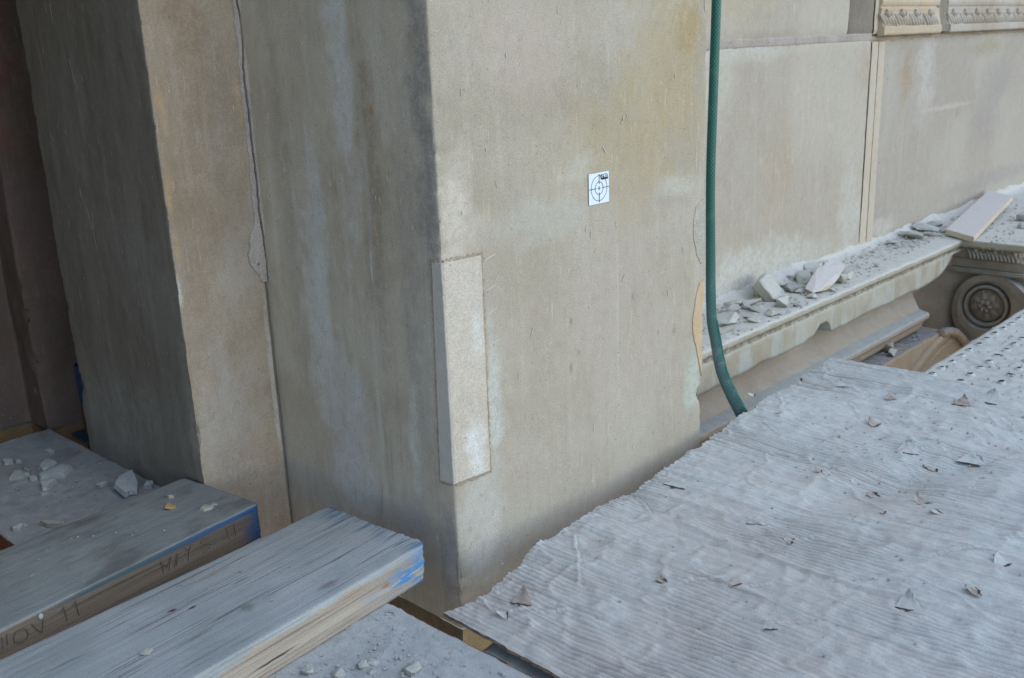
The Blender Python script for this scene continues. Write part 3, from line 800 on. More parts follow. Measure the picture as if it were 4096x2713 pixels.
def tube(name, pts, radii, mat, parent, seg=10, flat=1.0, uvs=False, cap=True, local=False, ref=None):
    pts = [Vector(p) for p in pts]
    V, UV = [], []
    up = Vector((0, 0, 1))
    L = 0
    prev = None
    for i, p in enumerate(pts):
        t = (pts[min(i+1, len(pts)-1)]-pts[max(i-1, 0)]).normalized()
        if prev is None:
            a = Vector(ref) if ref else (Vector((1, 0, 0)) if abs(t.x) < .8 else Vector((0, 1, 0)))
            prev = (a-t*a.dot(t)).normalized()
        prev = (prev-t*prev.dot(t)).normalized()
        b = t.cross(prev)
        if i: L += (p-pts[i-1]).length
        r = radii[i] if isinstance(radii, (list, tuple, np.ndarray)) else radii
        fl = flat[i] if isinstance(flat, (list, tuple, np.ndarray)) else flat
        for k in range(seg):
            an = 2*math.pi*k/seg
            V.append(tuple(p+prev*math.cos(an)*r*(2-fl)+b*math.sin(an)*r*fl))
            UV.append((k/seg, L))
    F = [(i*seg+k, i*seg+(k+1) % seg, (i+1)*seg+(k+1) % seg, (i+1)*seg+k) for i in range(len(pts)-1) for k in range(seg)]
    if cap:
        F.append(list(range(seg))[::-1])
        F.append([(len(pts)-1)*seg+k for k in range(seg)])
    return obj(name, V, F, mat, parent, uv=UV, local=local)
def bez(P, n):
    P = [np.array(p, float) for p in P]
    out = []
    for i in range(len(P)-1):
        p0 = P[max(i-1, 0)]
        p1, p2 = P[i], P[i+1]
        p3 = P[min(i+2, len(P)-1)]
        for j in range(n):
            t = j/n
            out.append(.5*((2*p1)+(-p0+p2)*t+(2*p0-5*p1+4*p2-p3)*t*t+(-p0+3*p1-3*p2+p3)*t**3))
    out.append(P[-1])
    return out
ribc = bez([(3.17, 1.124, -.945), (3.085, 1.124, -.955), (3.0, 1.124, -.975), (2.93, 1.124, -.998), (2.86, 1.124, -1.025), (2.78, 1.124, -1.065), (2.70, 1.124, -1.12), (2.60, 1.124, -1.22)], 6)
tube('rib', [p+np.array([0, -.004, 0]) for p in ribc], .012, M['arch'], arch, flat=1.0)
tube('rib', [p+np.array([.040, .0, -.036]) for p in ribc], .008, M['arch'], arch)

M['console'] = dusted('console_stone_dusted', (.36, .30, .225), (.27, .22, .165), (.40, .42, .41), (.34, .36, .35), patchy=.2, bump=.7, edge=.62)
tube('rim', bez([(3.11, 1.118, -.934), (3.17, 1.116, -.940), (3.24, 1.114, -.965), (3.31, 1.112, -1.01), (3.36, 1.112, -1.07), (3.40, 1.112, -1.2)], 8), [.013+.004*math.sin(i*1.9) for i in range(41)], M['arch_top'], arch)
# scroll bracket -----------------------------------------------------------------
br = thing('scroll_bracket', 'carved stone scroll bracket with a rosette eye, beyond the gap', 'bracket', (3.8, 1.15, -1.4))
bm = bmesh.new()
box(bm, 3.372, 4.6, .94, 1.20, -1.6, -.735, .01)
bobj('body', bm, M['console'], br)
bm = bmesh.new()
box(bm, 3.300, 4.7, .952, 1.348, -.690, -.6665, .003)
bobj('abacus', bm, M['ledge'], br)
cv = bez([(3.055, 1.21), (3.10, 1.235), (3.18, 1.255), (3.26, 1.25), (3.33, 1.215), (3.385, 1.15)], 8)
V = np.array([[(p[0], p[1], z) for z in np.linspace(-1.7, -.70, 60)] for p in cv])
V[..., 1] += fbm(V*18, 3, 88)*.0025
obj('concave_face', V, gfaces(len(cv), 60), M['console'], br)
extr = [(3.425, -.7), (3.335, -.692), (3.345, -.700), (3.372, -.722), (3.378, -.728)]
bm = bmesh.new()
box(bm, 3.345, 4.6, .985, 1.346, -.734, -.6905, .004)
bobj('leaf_bed', bm, M['console'], br)
bm = bmesh.new()
box(bm, 3.352, 4.6, .962, 1.346, -.766, -.7345, .003)
box(bm, 3.335, 4.6, .955, 1.346, -.782, -.7665, .006)
bobj('neck_band', bm, M['console'], br)
for i in range(3):
    lo = bpy.data.objects.new('carved_leaf', leaf_mesh)
    COL.objects.link(lo)
    lo.parent = br
    lo.rotation_euler = (0, 0, -math.pi/2)
    lo.scale = (.60, 1.0, .78)
    lo.location = Vector((3.350, 1.108-.060*i, -.7335))-Vector(br.location)
def volute():
    bm = bmesh.new()
    cy, cz = 1.070, -.887
    N = 72
    rings = []
    # outline radius as a function of angle (0 = towards camera side -y, 90deg = up)
    def rr(a):
        d = math.degrees(a) % 360
        return float(np.interp(d, [0, 40, 90, 140, 180, 220, 250, 300, 360], [.150, .125, .108, .104, .105, .120, .135, .150, .150]))
    prof_ = [(1.0, 3.425), (1.0, 3.352), (.975, 3.342), (.80, 3.340), (.74, 3.343), (.71, 3.352)]
    for f, x in prof_:
        ring = []
        for k in range(N):
            a = 2*math.pi*k/N
            r = rr(a) if f > .9 else None
            r0 = .078
            R_ = rr(a)*f if f > .76 else (.082*(f-.71)/.03+.076*(1-(f-.71)/.03))
            ring.append(bm.verts.new((x, cy-math.cos(a)*R_, cz+math.sin(a)*R_)))
        rings.append(ring)
    # groove then raised ring
    for R_, x in [(.0725, 3.366), (.0700, 3.368), (.0690, 3.348), (.0665, 3.344), (.0605, 3.345), (.0580, 3.352), (.0565, 3.372), (.0, 3.372)]:
        if R_ == 0:
            c = bm.verts.new((x, cy, cz))
            for k in range(N): bm.faces.new((rings[-1][k], rings[-1][(k+1) % N], c))
        else:
            rings.append([bm.verts.new((x, cy-math.cos(2*math.pi*k/N)*R_, cz+math.sin(2*math.pi*k/N)*R_)) for k in range(N)])
    for i in range(len(rings)-1):
        for k in range(N):
            bm.faces.new((rings[i][k], rings[i][(k+1) % N], rings[i+1][(k+1) % N], rings[i+1][k]))
    return bobj('volute', bm, M['console'], br, smooth=False)
vol = volute()
ros = []
V, F = [], []
# rosette: domed base, centre boss and petals
cy, cz, cx_ = 1.070, -.887, 3.365
for i in range(8):
    rr_ = .054*i/7
    for k in range(24):
        a = 2*math.pi*k/24
        V.append((cx_-.016*(1-(i/7)**2)-.004, cy-math.cos(a)*rr_, cz+math.sin(a)*rr_))
F = [(i*24+k, i*24+(k+1) % 24, (i+1)*24+(k+1) % 24, (i+1)*24+k) for i in range(7) for k in range(24)]
rosette = obj('rosette', V, F, M['console'], vol if False else br)
def petal(a, r0, r1, w, lift):
    V, F = [], []
    n, m = 8, 7
    for i in range(n):
        t = i/(n-1)
        r = r0+(r1-r0)*t
        ww = w*math.sin(math.pi*(.12+.80*t))
        for k in range(m):
            s = -1+2*k/(m-1)
            an = a+s*ww/max(r, .008)
            h = lift*(.5+.9*math.sin(math.pi*t))*(1-.55*abs(s))-.002*math.cos(s*9)
            V.append((cx_-.012-h, cy-math.cos(an)*r, cz+math.sin(an)*r))
    F = [(i*m+k, i*m+k+1, (i+1)*m+k+1, (i+1)*m+k) for i in range(n-1) for k in range(m-1)]
    return V, F
rosette_loc = Vector(br.location)
def sub(name, V, F, mat, parent):
    o = obj(name, V, F, mat, None, local=True)
    me = o.data
    off = world_loc(parent)
    for v in me.vertices: v.co -= off
    o.parent = parent
    return o
for k in range(8):
    v, f = petal(k*math.pi/4+.2, .010, .050, .013, .010)
    sub('petal', v, f, M['console'], rosette)
for k in range(6):
    v, f = petal(k*math.pi/3, .003, .026, .008, .017)
    sub('petal', v, f, M['console'], rosette)

# ------------------------------------------------------------------ decks
ground = obj('ground', [(-60, -60, -7), (60, -60, -7), (60, 60, -7), (-60, 60, -7)], [(0, 1, 2, 3)], dusted('ground_gravel', (.3, .27, .23), (.3, .27, .23), (.34, .30, .25), (.28, .25, .21)), None)
tag(ground, kind='structure')

deck = thing('perforated_deck', 'dust covered steel scaffold deck with rows of raised punched bumps, under the cardboard', 'scaffold deck', (1.9, .3, -.80))
nx, ny = 330, 110
V = np.zeros((nx, ny, 3))
V[..., 0] = np.linspace(.77, 4.4, nx)[:, None]
yy = np.concatenate([np.linspace(-1.2, .15, 20, endpoint=False), np.linspace(.15, .822, ny-20)])
V[..., 1] = yy[None, :]
V[..., 2] = -.7555+np.maximum(0, fbm(np.stack([V[..., 0]*45, V[..., 1]*45, V[..., 0]*0], -1), 3, 91))*.0028
V[:, -1, 2] -= .0015
V2 = V[:, -1:, :].copy()
V2[..., 2] = -.80
V = np.concatenate([V, V2], 1)
obj('deck_plate', V, gfaces(nx, ny+1), M['metal'], deck)
bmn = bmesh.new()
n = 14
ringsb = []
for r, z in [(.0135, -.0015), (.0110, .0008), (.0085, .0032), (.0068, .0044), (.0052, .0040), (.0046, .0020)]:
    ringsb.append([bmn.verts.new((r*math.cos(2*math.pi*k/n), r*.8*math.sin(2*math.pi*k/n), z)) for k in range(n)])
for i in range(len(ringsb)-1):
    for k in range(n): bmn.faces.new((ringsb[i][k], ringsb[i][(k+1) % n], ringsb[i+1][(k+1) % n], ringsb[i+1][k]))
me_b = bpy.data.meshes.new('bump')
bmn.to_mesh(me_b)
bmn.free()
me_b.materials.append(M['metal'])
me_b.polygons.foreach_set('use_smooth', [True]*len(me_b.polygons))
bmn = bmesh.new()
r_ = bmesh.ops.create_circle(bmn, segments=n, radius=.0078, cap_ends=True)
for v in bmn.verts:
    a_, b_ = v.co.x*1.05, v.co.y*.5
    v.co.x, v.co.y = (a_+b_)*.7071, (-a_+b_)*.7071
me_h = bpy.data.meshes.new('bump_hole')
bmn.to_mesh(me_h)
bmn.free()
me_h.materials.append(M['hole'])
rows = [(.797, 2.186), (.730, 2.177), (.661, 2.223), (.594, 2.214), (.527, 2.19), (.46, 2.2), (.393, 2.19), (.326, 2.2)]
for yb, x0 in rows:
    for k in range(26):
        x = x0+.0578*k
        if x < 2.13 or x > 2.25+(yb-.57)*3.6+.1 or x > 3.2: continue
        b = bpy.data.objects.new('bump', me_b)
        COL.objects.link(b)
        b.parent = deck
        jx, jy = rn.uniform(-.002, .002, 2)
        b.location = Vector((x+jx, yb+jy, -.7545))-Vector(deck.location)
        b.rotation_euler = (rn.uniform(-.1, .1), rn.uniform(-.1, .1), rn.uniform(-.5, .5))
        h = bpy.data.objects.new('bump_hole', me_h)
        COL.objects.link(h)
        h.parent = b
        h.location = (0, 0, .0047)
        k_ = rn.uniform(.6, 1.1)
        h.scale = (k_, k_, 1)

def plank(name, root, length, width_fn, th, mat, rad_plan, seed, nlen=260, rough_end=.002, groove=.0, zdust=.0, edge_r=.004):
    """board in local coordinates: x runs away from the visible end, y from 0 (near side) to -width, z 0 at the top"""
    u = np.concatenate([np.linspace(0, .05, 26), np.linspace(.05, length, nlen)[1:]])
    # cross-section loop (v from 0 to -1, z from 0 to -th)
    loop = []
    nt, ns = 54, 16
    for i in range(nt): loop.append((-i/(nt-1), 0.0))
    for i in range(1, ns): loop.append((-1.0, -th*i/(ns-1)))
    for i in range(1, 12): loop.append((-1+i/11, -th))
    for i in range(1, ns-1): loop.append((0.0, -th+th*i/(ns-1)))
    loop = np.array(loop)
    nl = len(loop)
    V = np.zeros((len(u), nl, 3))
    w = np.array([width_fn(x) for x in u])
    ins = np.where(u < rad_plan, rad_plan-np.sqrt(np.maximum(0, rad_plan**2-(rad_plan-u)**2)), 0)
    V[..., 0] = u[:, None]
    V[..., 1] = -ins[:, None]+loop[None, :, 0]*(w-2*ins)[:, None]
    V[..., 2] = loop[None, :, 1]
    # soften the long edges
    vv = V[..., 1].copy()
    zz = V[..., 2].copy()
    dn = np.minimum(-vv-0+0, vv+w[:, None])
    topf = loop[:, 1] == 0
    e = np.clip(1-dn/edge_r, 0, 1)
    V[..., 2] -= np.where(topf[None, :], e**2*edge_r*.6, 0)
    ds = np.clip(1+zz/edge_r, 0, 1)
    side = (~topf)
    sgn = np.where(loop[:, 0] > -.5, -1, 1)
    V[..., 1] += np.where(side[None, :], ds**2*edge_r*.4*sgn[None, :], 0)
    # grain relief on top, ragged end
    g = fbm(np.stack([V[..., 0]*4, V[..., 1]*160, V[..., 2]*160], -1), 3, seed)
    V[..., 2] += np.where(topf[None, :], -np.abs(g)*groove, 0)
    V[..., 1] += np.where(side[None, :], g*groove*.7*(-sgn)[None, :]*-1, 0)
    rag = fbm(np.stack([loop[:, 0]*w[0]*130, loop[:, 1]*170, loop[:, 1]*0], -1), 3, seed+3)*rough_end
    V[..., 0] += rag[None, :]*np.clip(1-u/.03, 0, 1)[:, None]
    V[..., 2] += fbm(np.stack([V[..., 0]*8, V[..., 1]*20, V[..., 0]*0], -1), 2, seed+8)*.0006
    if zdust:
        V[..., 2] += np.where(topf[None, :], np.maximum(0, fbm(np.stack([V[..., 0]*60, V[..., 1]*60, V[..., 0]*0], -1), 3, seed+6))*zdust, 0)
    f = gfaces(len(u), nl).tolist()
    a = np.arange(len(u)*nl).reshape(len(u), nl)
    f += [[int(a[i, -1]), int(a[i+1, -1]), int(a[i+1, 0]), int(a[i, 0])] for i in range(len(u)-1)]
    verts = V.reshape(-1, 3).tolist()
    c = len(verts)
    verts.append([float(u[0]+.0005), float(-w[0]/2), -th/2])
    f += [[int(a[0, k]), int(a[0, (k+1) % nl]), c] for k in range(nl)]
    f += [[int(a[-1, k]) for k in range(nl)][::-1]]
    o = obj('board', verts, [tuple(x) for x in f], mat, root, local=True)
    o.data.validate()
    bmx = bmesh.new()
    bmx.from_mesh(o.data)
    bmesh.ops.recalc_face_normals(bmx, faces=bmx.faces[:])
    bmx.to_mesh(o.data)
    bmx.free()
    o.data.polygons.foreach_set('use_smooth', [True]*len(o.data.polygons))
    return o
def plank_root(name, label, corner, d, cat='plank'):
    ang = math.atan2(d[1], d[0])
    return thing(name, label, cat, corner, rot=(0, 0, ang))
board = thing('dusty_board', 'wide dusty board strewn with stone chips, running under both planks', 'board', (.732, 2.065, -.742), rot=(0, 0, math.atan2(-1.35, .027)))
plank('board', board, 2.6, lambda u: .268, .030, M['board'], .002, 301, nlen=330, rough_end=.001, groove=0, zdust=.0018, edge_r=.003)
p_near = plank_root('scaffold_plank', 'near weathered grey plank with pale laminated side and chipped blue paint at its end', (.835, .995, -.686), (-.9955, -.095))
plank('p', p_near, 1.25, lambda u: .213+.035*u, .056, M['plank_near'], .014, 311, groove=.0005, rough_end=.0022)
p_far = plank_root('scaffold_plank', 'second plank in shade, blue painted along its upper edge, with marker writing on its side', (.751, 1.297, -.686), (-.99015, -.1401))
plank('p', p_far, 1.25, lambda u: .193+.07*u, .056, M['plank_far'], .008, 321, groove=.0003, rough_end=.001, zdust=.0005)
# handwriting on the far plank's side
INK = NB('marker_ink').done((.12, .11, .09))
INKW = NB('chalky_scratch').done((.36, .40, .41))
def strokes(name, groups, mat, w=.0017):
    bm = bmesh.new()
    for g in groups:
        ribbon(bm, [(u, z+.686) for u, z in g], w, .0006, (0, .0006, 0), (1, 0, 0), (0, 0, 1), (0, 1, 0))
    return bobj(name, bm, mat, p_far, local=True)
def letter(name, g, mat=INK, w=.0013, lab=None):
    o = strokes(name, g, mat, w)
    return o
letter('letter_n', [[(.421, -.7110), (.4203, -.6940), (.4148, -.7080), (.4133, -.6930)]])
letter('letter_o', [[(.3948, -.6960), (.3892, -.7000), (.3871, -.7075), (.3904, -.7131), (.3994, -.7130), (.4061, -.7090), (.4062, -.7021), (.402, -.6970), (.3948, -.6960)]])
letter('letter_v', [[(.3813, -.6960), (.3747, -.709), (.3700, -.7150), (.3672, -.7060), (.3652, -.6964)]])
letter('digit_one', [[(.3418, -.7003), (.3365, -.6955), (.3352, -.7060), (.3350, -.7170)]])
letter('digit_one', [[(.3245, -.7000), (.3193, -.6945), (.3183, -.7060), (.3176, -.7180)]])
letter('letter_m', [[(.1834, -.7190), (.1867, -.6990), (.1779, -.7130), (.1689, -.6990), (.1741, -.7195)]])
letter('letter_a', [[(.1658, -.7190), (.1600, -.7050), (.1571, -.6991), (.1615, -.7183)], [(.1632, -.7129), (.1588, -.7125)]])
letter('letter_y', [[(.1443, -.6965), (.1378, -.7055)], [(.1325, -.6968), (.1378, -.7055), (.1411, -.7192)]], w=.0013)
letter('letter_s', [[(.1011, -.7000), (.1110, -.6961), (.1165, -.7010), (.1100, -.7070), (.1000, -.7110), (.1010, -.7165), (.1090, -.7190), (.1154, -.7175)]], w=.0010)
letter('digit_one', [[(.0680, -.6978), (.0658, -.7080), (.0640, -.7190)]], w=.0012)
letter('digit_one', [[(.0535, -.6973), (.0527, -.7093), (.0516, -.7180)]], w=.0012)
strokes('chalky_drips', [[(.1810, -.7110), (.1834, -.7195)], [(.1700, -.7080), (.1741, -.7200)], [(.1589, -.705), (.1612, -.7188)], [(.1500, -.7075), (.1462, -.7195)], [(.1378, -.7080), (.1411, -.7198)], [(.104, -.7121), (.0973, -.7146), (.1064, -.7196), (.1154, -.7175)], [(.0835, -.7107), (.0854, -.7191)], [(.0664, -.7030), (.0643, -.7128), (.0635, -.7198)], [(.0527, -.7093), (.0516, -.7191)]], INKW, .0008)['kind'] = 'stuff'
bm = bmesh.new()
bmesh.ops.create_icosphere(bm, subdivisions=2, radius=.003)
for v in bm.verts: v.co = Vector((v.co.x*1.1+.3677, v.co.y*.5+.001, v.co.z*1.5-.0065))
bobj('paint_dab', bm, NB('paint_dab').done((.40, .48, .49)), p_far, smooth=True, local=True)

# steel tube behind the middle pier
tb = thing('scaffold_tube', 'blue topped rusty steel tube standing behind the dark side of the middle pier', 'tube', (.803, 2.0, -.80))
q = NB('tube_paint')
X = q.sep(q.pos())
nn_ = q.noise(q.pos(), 40, 3)
c = q.mix(q.ss(q.ma('ADD', X[2], q.ma('MULTIPLY', q.ma('SUBTRACT', nn_, .5), .03)), -.690, -.684), (.09, .04, .025), (.02, .055, .11))
M['tube'] = q.done(c, .6)
V, F = [], []
ringd = [(.026, -.99), (.026, -.604), (.0245, -.603), (.022, -.605), (.022, -.70)]
for r, z in ringd:
    for k in range(24):
        V.append((.803+r*math.cos(k*math.pi/12), 2.0+r*math.sin(k*math.pi/12), z))
F = [(i*24+k, i*24+(k+1) % 24, (i+1)*24+(k+1) % 24, (i+1)*24+k) for i in range(4) for k in range(24)]
obj('pipe', V, F, M['tube'], tb)
bm = bmesh.new()
box(bm, .765, .86, 1.955, 2.05, -.768, -.758, .002)
bobj('base_collar', bm, NB('collar_blue').done((.035, .09, .14), .6), tb)

# ------------------------------------------------------------------ cardboard
card = thing('cardboard_sheet', 'large dusty sheet of corrugated cardboard lying over the deck against the front pier', 'cardboard', (1.4, .5, -.745))
C0 = np.array([.775, .903])
e1 = np.array([math.cos(math.radians(4.6)), math.sin(math.radians(4.6))])
e2 = np.array([e1[1], -e1[0]])            # away from the wall, along the flutes
La, Lb = 1.36, 1.25
na, nb = 1250, 260
sa = np.linspace(0, La, na)
sb = Lb*(np.linspace(0, 1, nb)**1.25)
A, B = np.meshgrid(sa, sb, indexing='ij')
# outline: ragged wall edge, straight left edge, far edge stepping back
r1 = fbm(np.stack([sa*110, sa*0, sa*0], -1), 4, 401)*.0017+np.clip(fbm(np.stack([sa*14, sa*0, sa*0+4], -1), 3, 425)-.2, 0, 1)*.02+fbm(np.stack([sa*6, sa*0, sa*0], -1), 2, 402)*.006
r2 = fbm(np.stack([sb*40, sb*0+5, sb*0], -1), 3, 403)*.002
wallshift = r1[:, None]*np.exp(-(B/.035))
endshift = -np.interp(sb, [0, .12, .28, .36, .50, .7, 1.3], [.0, .012, .03, .045, .15, .30, .45])
leftshift = np.interp(sb, [0, .08, .19, .4, 1.3], [.0, -.008, -.016, -.03, -.06])
fa = A/La
Ax = A*(1+0)+endshift[None, :]*fa**3+leftshift[None, :]*(1-fa)**4+r2[None, :]*np.exp(-A/.02)
PX = C0[0]+e1[0]*Ax+e2[0]*(B+wallshift)
PY = C0[1]+e1[1]*Ax+e2[1]*(B+wallshift)
warp = fbm(np.stack([PX*2.2, PY*2.2, PX*0], -1), 2, 405)*.009
ua = Ax+warp+.015*np.sin(B*3.0)
pitch = .0093
flam = .15+.85*np.clip(fbm(np.stack([PX*7, PY*5, PX*0], -1), 3, 406)+.45, 0, 1)
ph = ua/pitch*2*np.pi
lineN = fbm(np.stack([ua*75, B*1.3, ua*0], -1), 3, 420)
lineW = fbm(np.stack([ua*230, B*3.0, ua*0], -1), 2, 421)
flute = np.sin(ph+lineN*.6)*.0012*flam+lineN*.0004+lineW*.0002+fbm(np.stack([PX*210, PY*210, PX*0], -1), 2, 430)*.00028
drape = fbm(np.stack([PX*3.0, PY*3.0, PX*0], -1), 2, 407)*.006+fbm(np.stack([ua*7, B*2.0, ua*0], -1), 3, 422)*.0028
rid = fbm(np.stack([ua*11, B*1.3, ua*0], -1), 3, 408)
ridge = np.clip(.32-np.abs(rid), 0, 1)**2*.034
wr = np.clip(.10-np.abs(fbm(np.stack([PX*9, PY*9, PX*0+3], -1), 3, 409)), 0, 1)*.018
crump = fbm(np.stack([PX*38, PY*24, PX*0], -1), 3, 410)*.0010+fbm(np.stack([PX*120, PY*120, PX*0], -1), 3, 423)*.0010*np.exp(-B/.03)+np.abs(fbm(np.stack([PX*16, PY*16, PX*0+7], -1), 3, 424))*-.004
Z = -.7365+flute+drape*.9+ridge+wr+crump
# long shallow valley and the lifted corner by the pier
d1 = (PX-1.60)*np.array(.35)+(PY-.60)
Z -= .010*np.exp(-(d1/.05)**2)*np.exp(-((PX-1.6)/.35)**2)
Z += .004*np.exp(-((PX-.80)/.05)**2)
# slits
slits = [((1.05, .70), (1.10, .66)), ((.86, .80), (.90, .77)), ((1.50, .73), (1.56, .70)), ((1.18, .55), (1.24, .50)), ((1.33, .47), (1.41, .42)), ((1.62, .86), (1.66, .92)), ((1.09, .63), (1.13, .60)), ((1.26, .64), (1.30, .62)), ((1.68, .66), (1.75, .62)), ((.95, .80), (1.06, .90)), ((1.20, .86), (1.28, .97)), ((1.45, .40), (1.56, .36)), ((1.02, .56), (1.07, .52)), ((.83, .83), (.87, .815))]
for (p, q_) in slits:
    p, q_ = np.array(p), np.array(q_)
    L = np.linalg.norm(q_-p)
    t = (q_-p)/L
    wv = fbm(np.stack([PX*60, PY*60, PX*0], -1), 2, 411)*.003
    al = (PX-p[0])*t[0]+(PY-p[1])*t[1]
    ac = -(PX-p[0])*t[1]+(PY-p[1])*t[0]+wv
    mk = np.exp(-(ac/.0014)**2)*np.clip(al/.01, 0, 1)*np.clip((L-al)/.01, 0, 1)
    Z -= .0026*mk
    Z += .0022*np.exp(-((ac-.004)/.004)**2)*np.clip(al/.01, 0, 1)*np.clip((L-al)/.01, 0, 1)
V = np.stack([PX, PY, Z], -1)
faces = gfaces(na, nb, flip=True)
me = bpy.data.meshes.new('top_liner')
vv = V.reshape(-1, 3)-np.array(card.location)
me.vertices.add(len(vv))
me.vertices.foreach_set('co', vv.ravel())
me.loops.add(faces.size)
me.loops.foreach_set('vertex_index', faces.ravel().astype(np.int32))
me.polygons.add(len(faces))
me.polygons.foreach_set('loop_start', np.arange(0, faces.size, 4, dtype=np.int32))
me.update(calc_edges=True)
me.polygons.foreach_set('use_smooth', np.ones(len(faces), bool))
at = me.attributes.new('flute', 'FLOAT', 'POINT')
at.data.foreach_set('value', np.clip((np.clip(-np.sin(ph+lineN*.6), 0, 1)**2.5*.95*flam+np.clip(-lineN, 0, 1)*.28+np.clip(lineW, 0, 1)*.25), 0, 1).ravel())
q = NB('dusty_cardboard')
P = q.pos()
fl = q.n('ShaderNodeAttribute', attribute_name='flute').outputs['Fac']
a = q.noise(P, 5, 4, .62)
b = q.noise(P, 26, 4, .65)
g = q.noise(P, 380, 2, .6)
g2 = q.noise(P, 120, 3, .6)
X = q.sep(P)
brown = q.mix(q.ss(a, .4, .62), (.44, .415, .385), (.40, .38, .36))
dust = q.mix(q.ss(b, .38, .66), (.56, .59, .58), (.49, .525, .515))
lean = q.ma('ADD', q.ma('MULTIPLY', q.ma('SUBTRACT', X[0], 1.25), .45), q.ma('MULTIPLY', q.ma('SUBTRACT', .75, X[1]), .0))
f = q.ma('ADD', q.ma('ADD', q.ma('MULTIPLY', q.ma('SUBTRACT', a, .5), 1.1), q.ma('MULTIPLY', q.ma('SUBTRACT', b, .5), 1.3)), q.ma('ADD', .72, lean))
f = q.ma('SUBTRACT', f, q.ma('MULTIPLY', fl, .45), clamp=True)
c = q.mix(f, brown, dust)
c = q.mix(q.ma('MULTIPLY', fl, .46), c, (.21, .195, .18))  # flute furrows darkened in colour, since relief shading alone barely shows
v = q.voro(P, 260)
c = q.mix(q.ma('MULTIPLY', q.ss(v, .22, .08), q.ss(b, .46, .6)), c, (.66, .68, .68))
bc = q.n('ShaderNodeVectorMath', operation='SCALE')
q.put(bc.inputs[0], c)
q.put(bc.inputs['Scale'], q.ma('ADD', 1.0, q.ma('ADD', q.ma('MULTIPLY', q.ma('SUBTRACT', g, .5), .35), q.ma('MULTIPLY', q.ma('SUBTRACT', g2, .5), .25))))
q.bump(q.ma('ADD', q.ma('MULTIPLY', g, .4), g2), .5, .0016)
M['card'] = q.done(bc.outputs[0], .92)
me.materials.append(M['card'])
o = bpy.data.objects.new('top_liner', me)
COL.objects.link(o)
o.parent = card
q = NB('cardboard_edge')
P = q.pos()
ww = q.noise(q.scale(P, (60, 60, 400)), 1, 3)
M['card_edge'] = q.done(q.mix(q.ss(ww, .4, .6), (.16, .11, .085), (.27, .20, .16)))
# core and bottom liner seen along the edges
def edge_strip(name, line, drop):
    line = np.array(line)
    n = len(line)
    rows_ = [line+np.array([0, 0, -.0002]), line+np.array([0, 0, -drop*.33]), line+np.array([0, 0, -drop*.66]), line+np.array([0, 0, -drop])]
    rows_[1][:, :2] += rn.uniform(-.0008, .0008, (n, 2))
    rows_[2][:, :2] += rn.uniform(-.0012, .0012, (n, 2))
    V = np.stack(rows_, 1)
    return obj(name, V, gfaces(n, 4), M['card_edge'], card, smooth=False)
edge_strip('torn_edge', V[:, 0, :], .0045)
edge_strip('torn_edge', V[0, :, :][::-1], .0050)
bot = V[::6, ::4].copy()
bot[..., 2] -= .0046
obj('bottom_liner', bot, gfaces(bot.shape[0], bot.shape[1]), M['card_edge'], card)
def card_z(x, y):
    i = np.argmin((PX[::4, ::4]-x)**2+(PY[::4, ::4]-y)**2)
    return float(Z[::4, ::4].ravel()[i])
M['flap'] = NB('flap').done((.34, .29, .25))
q = NB('flap_paper')
P = q.pos()
M['flap'] = q.done(q.mix(q.ss(q.noise(P, 90, 3), .4, .6), (.42, .38, .345), (.32, .27, .235)))
M['tear'] = NB('torn_hole').done((.07, .05, .042))
flaps = [(1.277, .715, .028, .6), (1.517, .728, .012, 2), (1.526, .665, .014, 1.2), (1.513, .627, .030, 2.5), (1.695, .650, .034, .3), (1.679, .593, .026, 2.1), (1.724, .543, .05, .2), (1.508, .545, .020, 1.0), (1.486, .512, .020, 2.6), (1.778, .744, .022, 1.4), (1.941, .894, .022, .5), (1.922, .780, .02, .8),
         (1.374, .377, .022, 1.2), (1.278, .380, .020, 2.2), (1.182, .435, .028, .2), (1.039, .725, .018, 2.7), (1.305, .890, .035, .1), (1.258, .644, .018, 1.9), (1.026, .549, .016, .7), (1.088, .637, .016, 1.1), (1.770, 1.008, .016, 2.0), (.858, .832, .026, .4), (.826, .828, .016, 2.4), (1.98, .66, .03, .3), (2.03, .63, .04, .0), (1.44, .58, .012, 1.7)]
for i, (x, y, s, a) in enumerate(flaps):
    z = card_z(x, y)
    n, m = 8, 9
    Vf = []
    s = s*1.35
    curl = rn.uniform(.6, 1.7)
    tw = rn.uniform(-.8, .8)
    prof_w = .5+.5*rn.uniform(.3, 1, n)
    for ii in range(n):
        for k in range(m):
            t = ii/(n-1)
            sk = k/(m-1)-.5
            w = sk*s*.95*(1-.75*t**1.3)*prof_w[ii]**.4
            R_ = s*.62
            th_ = t*curl*(1+tw*sk)
            lx = R_*math.sin(th_)+rn.uniform(-.07, .07)*s*t
            lz = R_*(1-math.cos(th_))*.55+rn.uniform(0, .02)*s
            Vf.append((x+lx*math.cos(a)-w*math.sin(a), y+lx*math.sin(a)+w*math.cos(a), z+lz+.0004))
    obj('torn_flap', Vf, gfaces(n, m), M['flap' if i % 2 else 'card'], card, smooth=True)
    # the dark tear along its root
    k = 7
    up_, dn_ = [], []
    for j in range(k):
        f = j/(k-1)-.5
        w = s*(.03+.13*rn.uniform()*(1-abs(f)*1.6))
        bx, by = x-math.cos(a)*s*.02-math.sin(a)*f*s*.85, y-math.sin(a)*s*.02+math.cos(a)*f*s*.85
        jj = rn.uniform(-.05, .05)*s
        up_.append((bx+math.cos(a)*(w*.4+jj), by+math.sin(a)*(w*.4+jj), z+.0011))
        dn_.append((bx-math.cos(a)*(w-jj), by-math.sin(a)*(w-jj), z+.0011))
    obj('tear', up_+dn_[::-1], [tuple(range(2*k))], M['tear'], card, smooth=False)

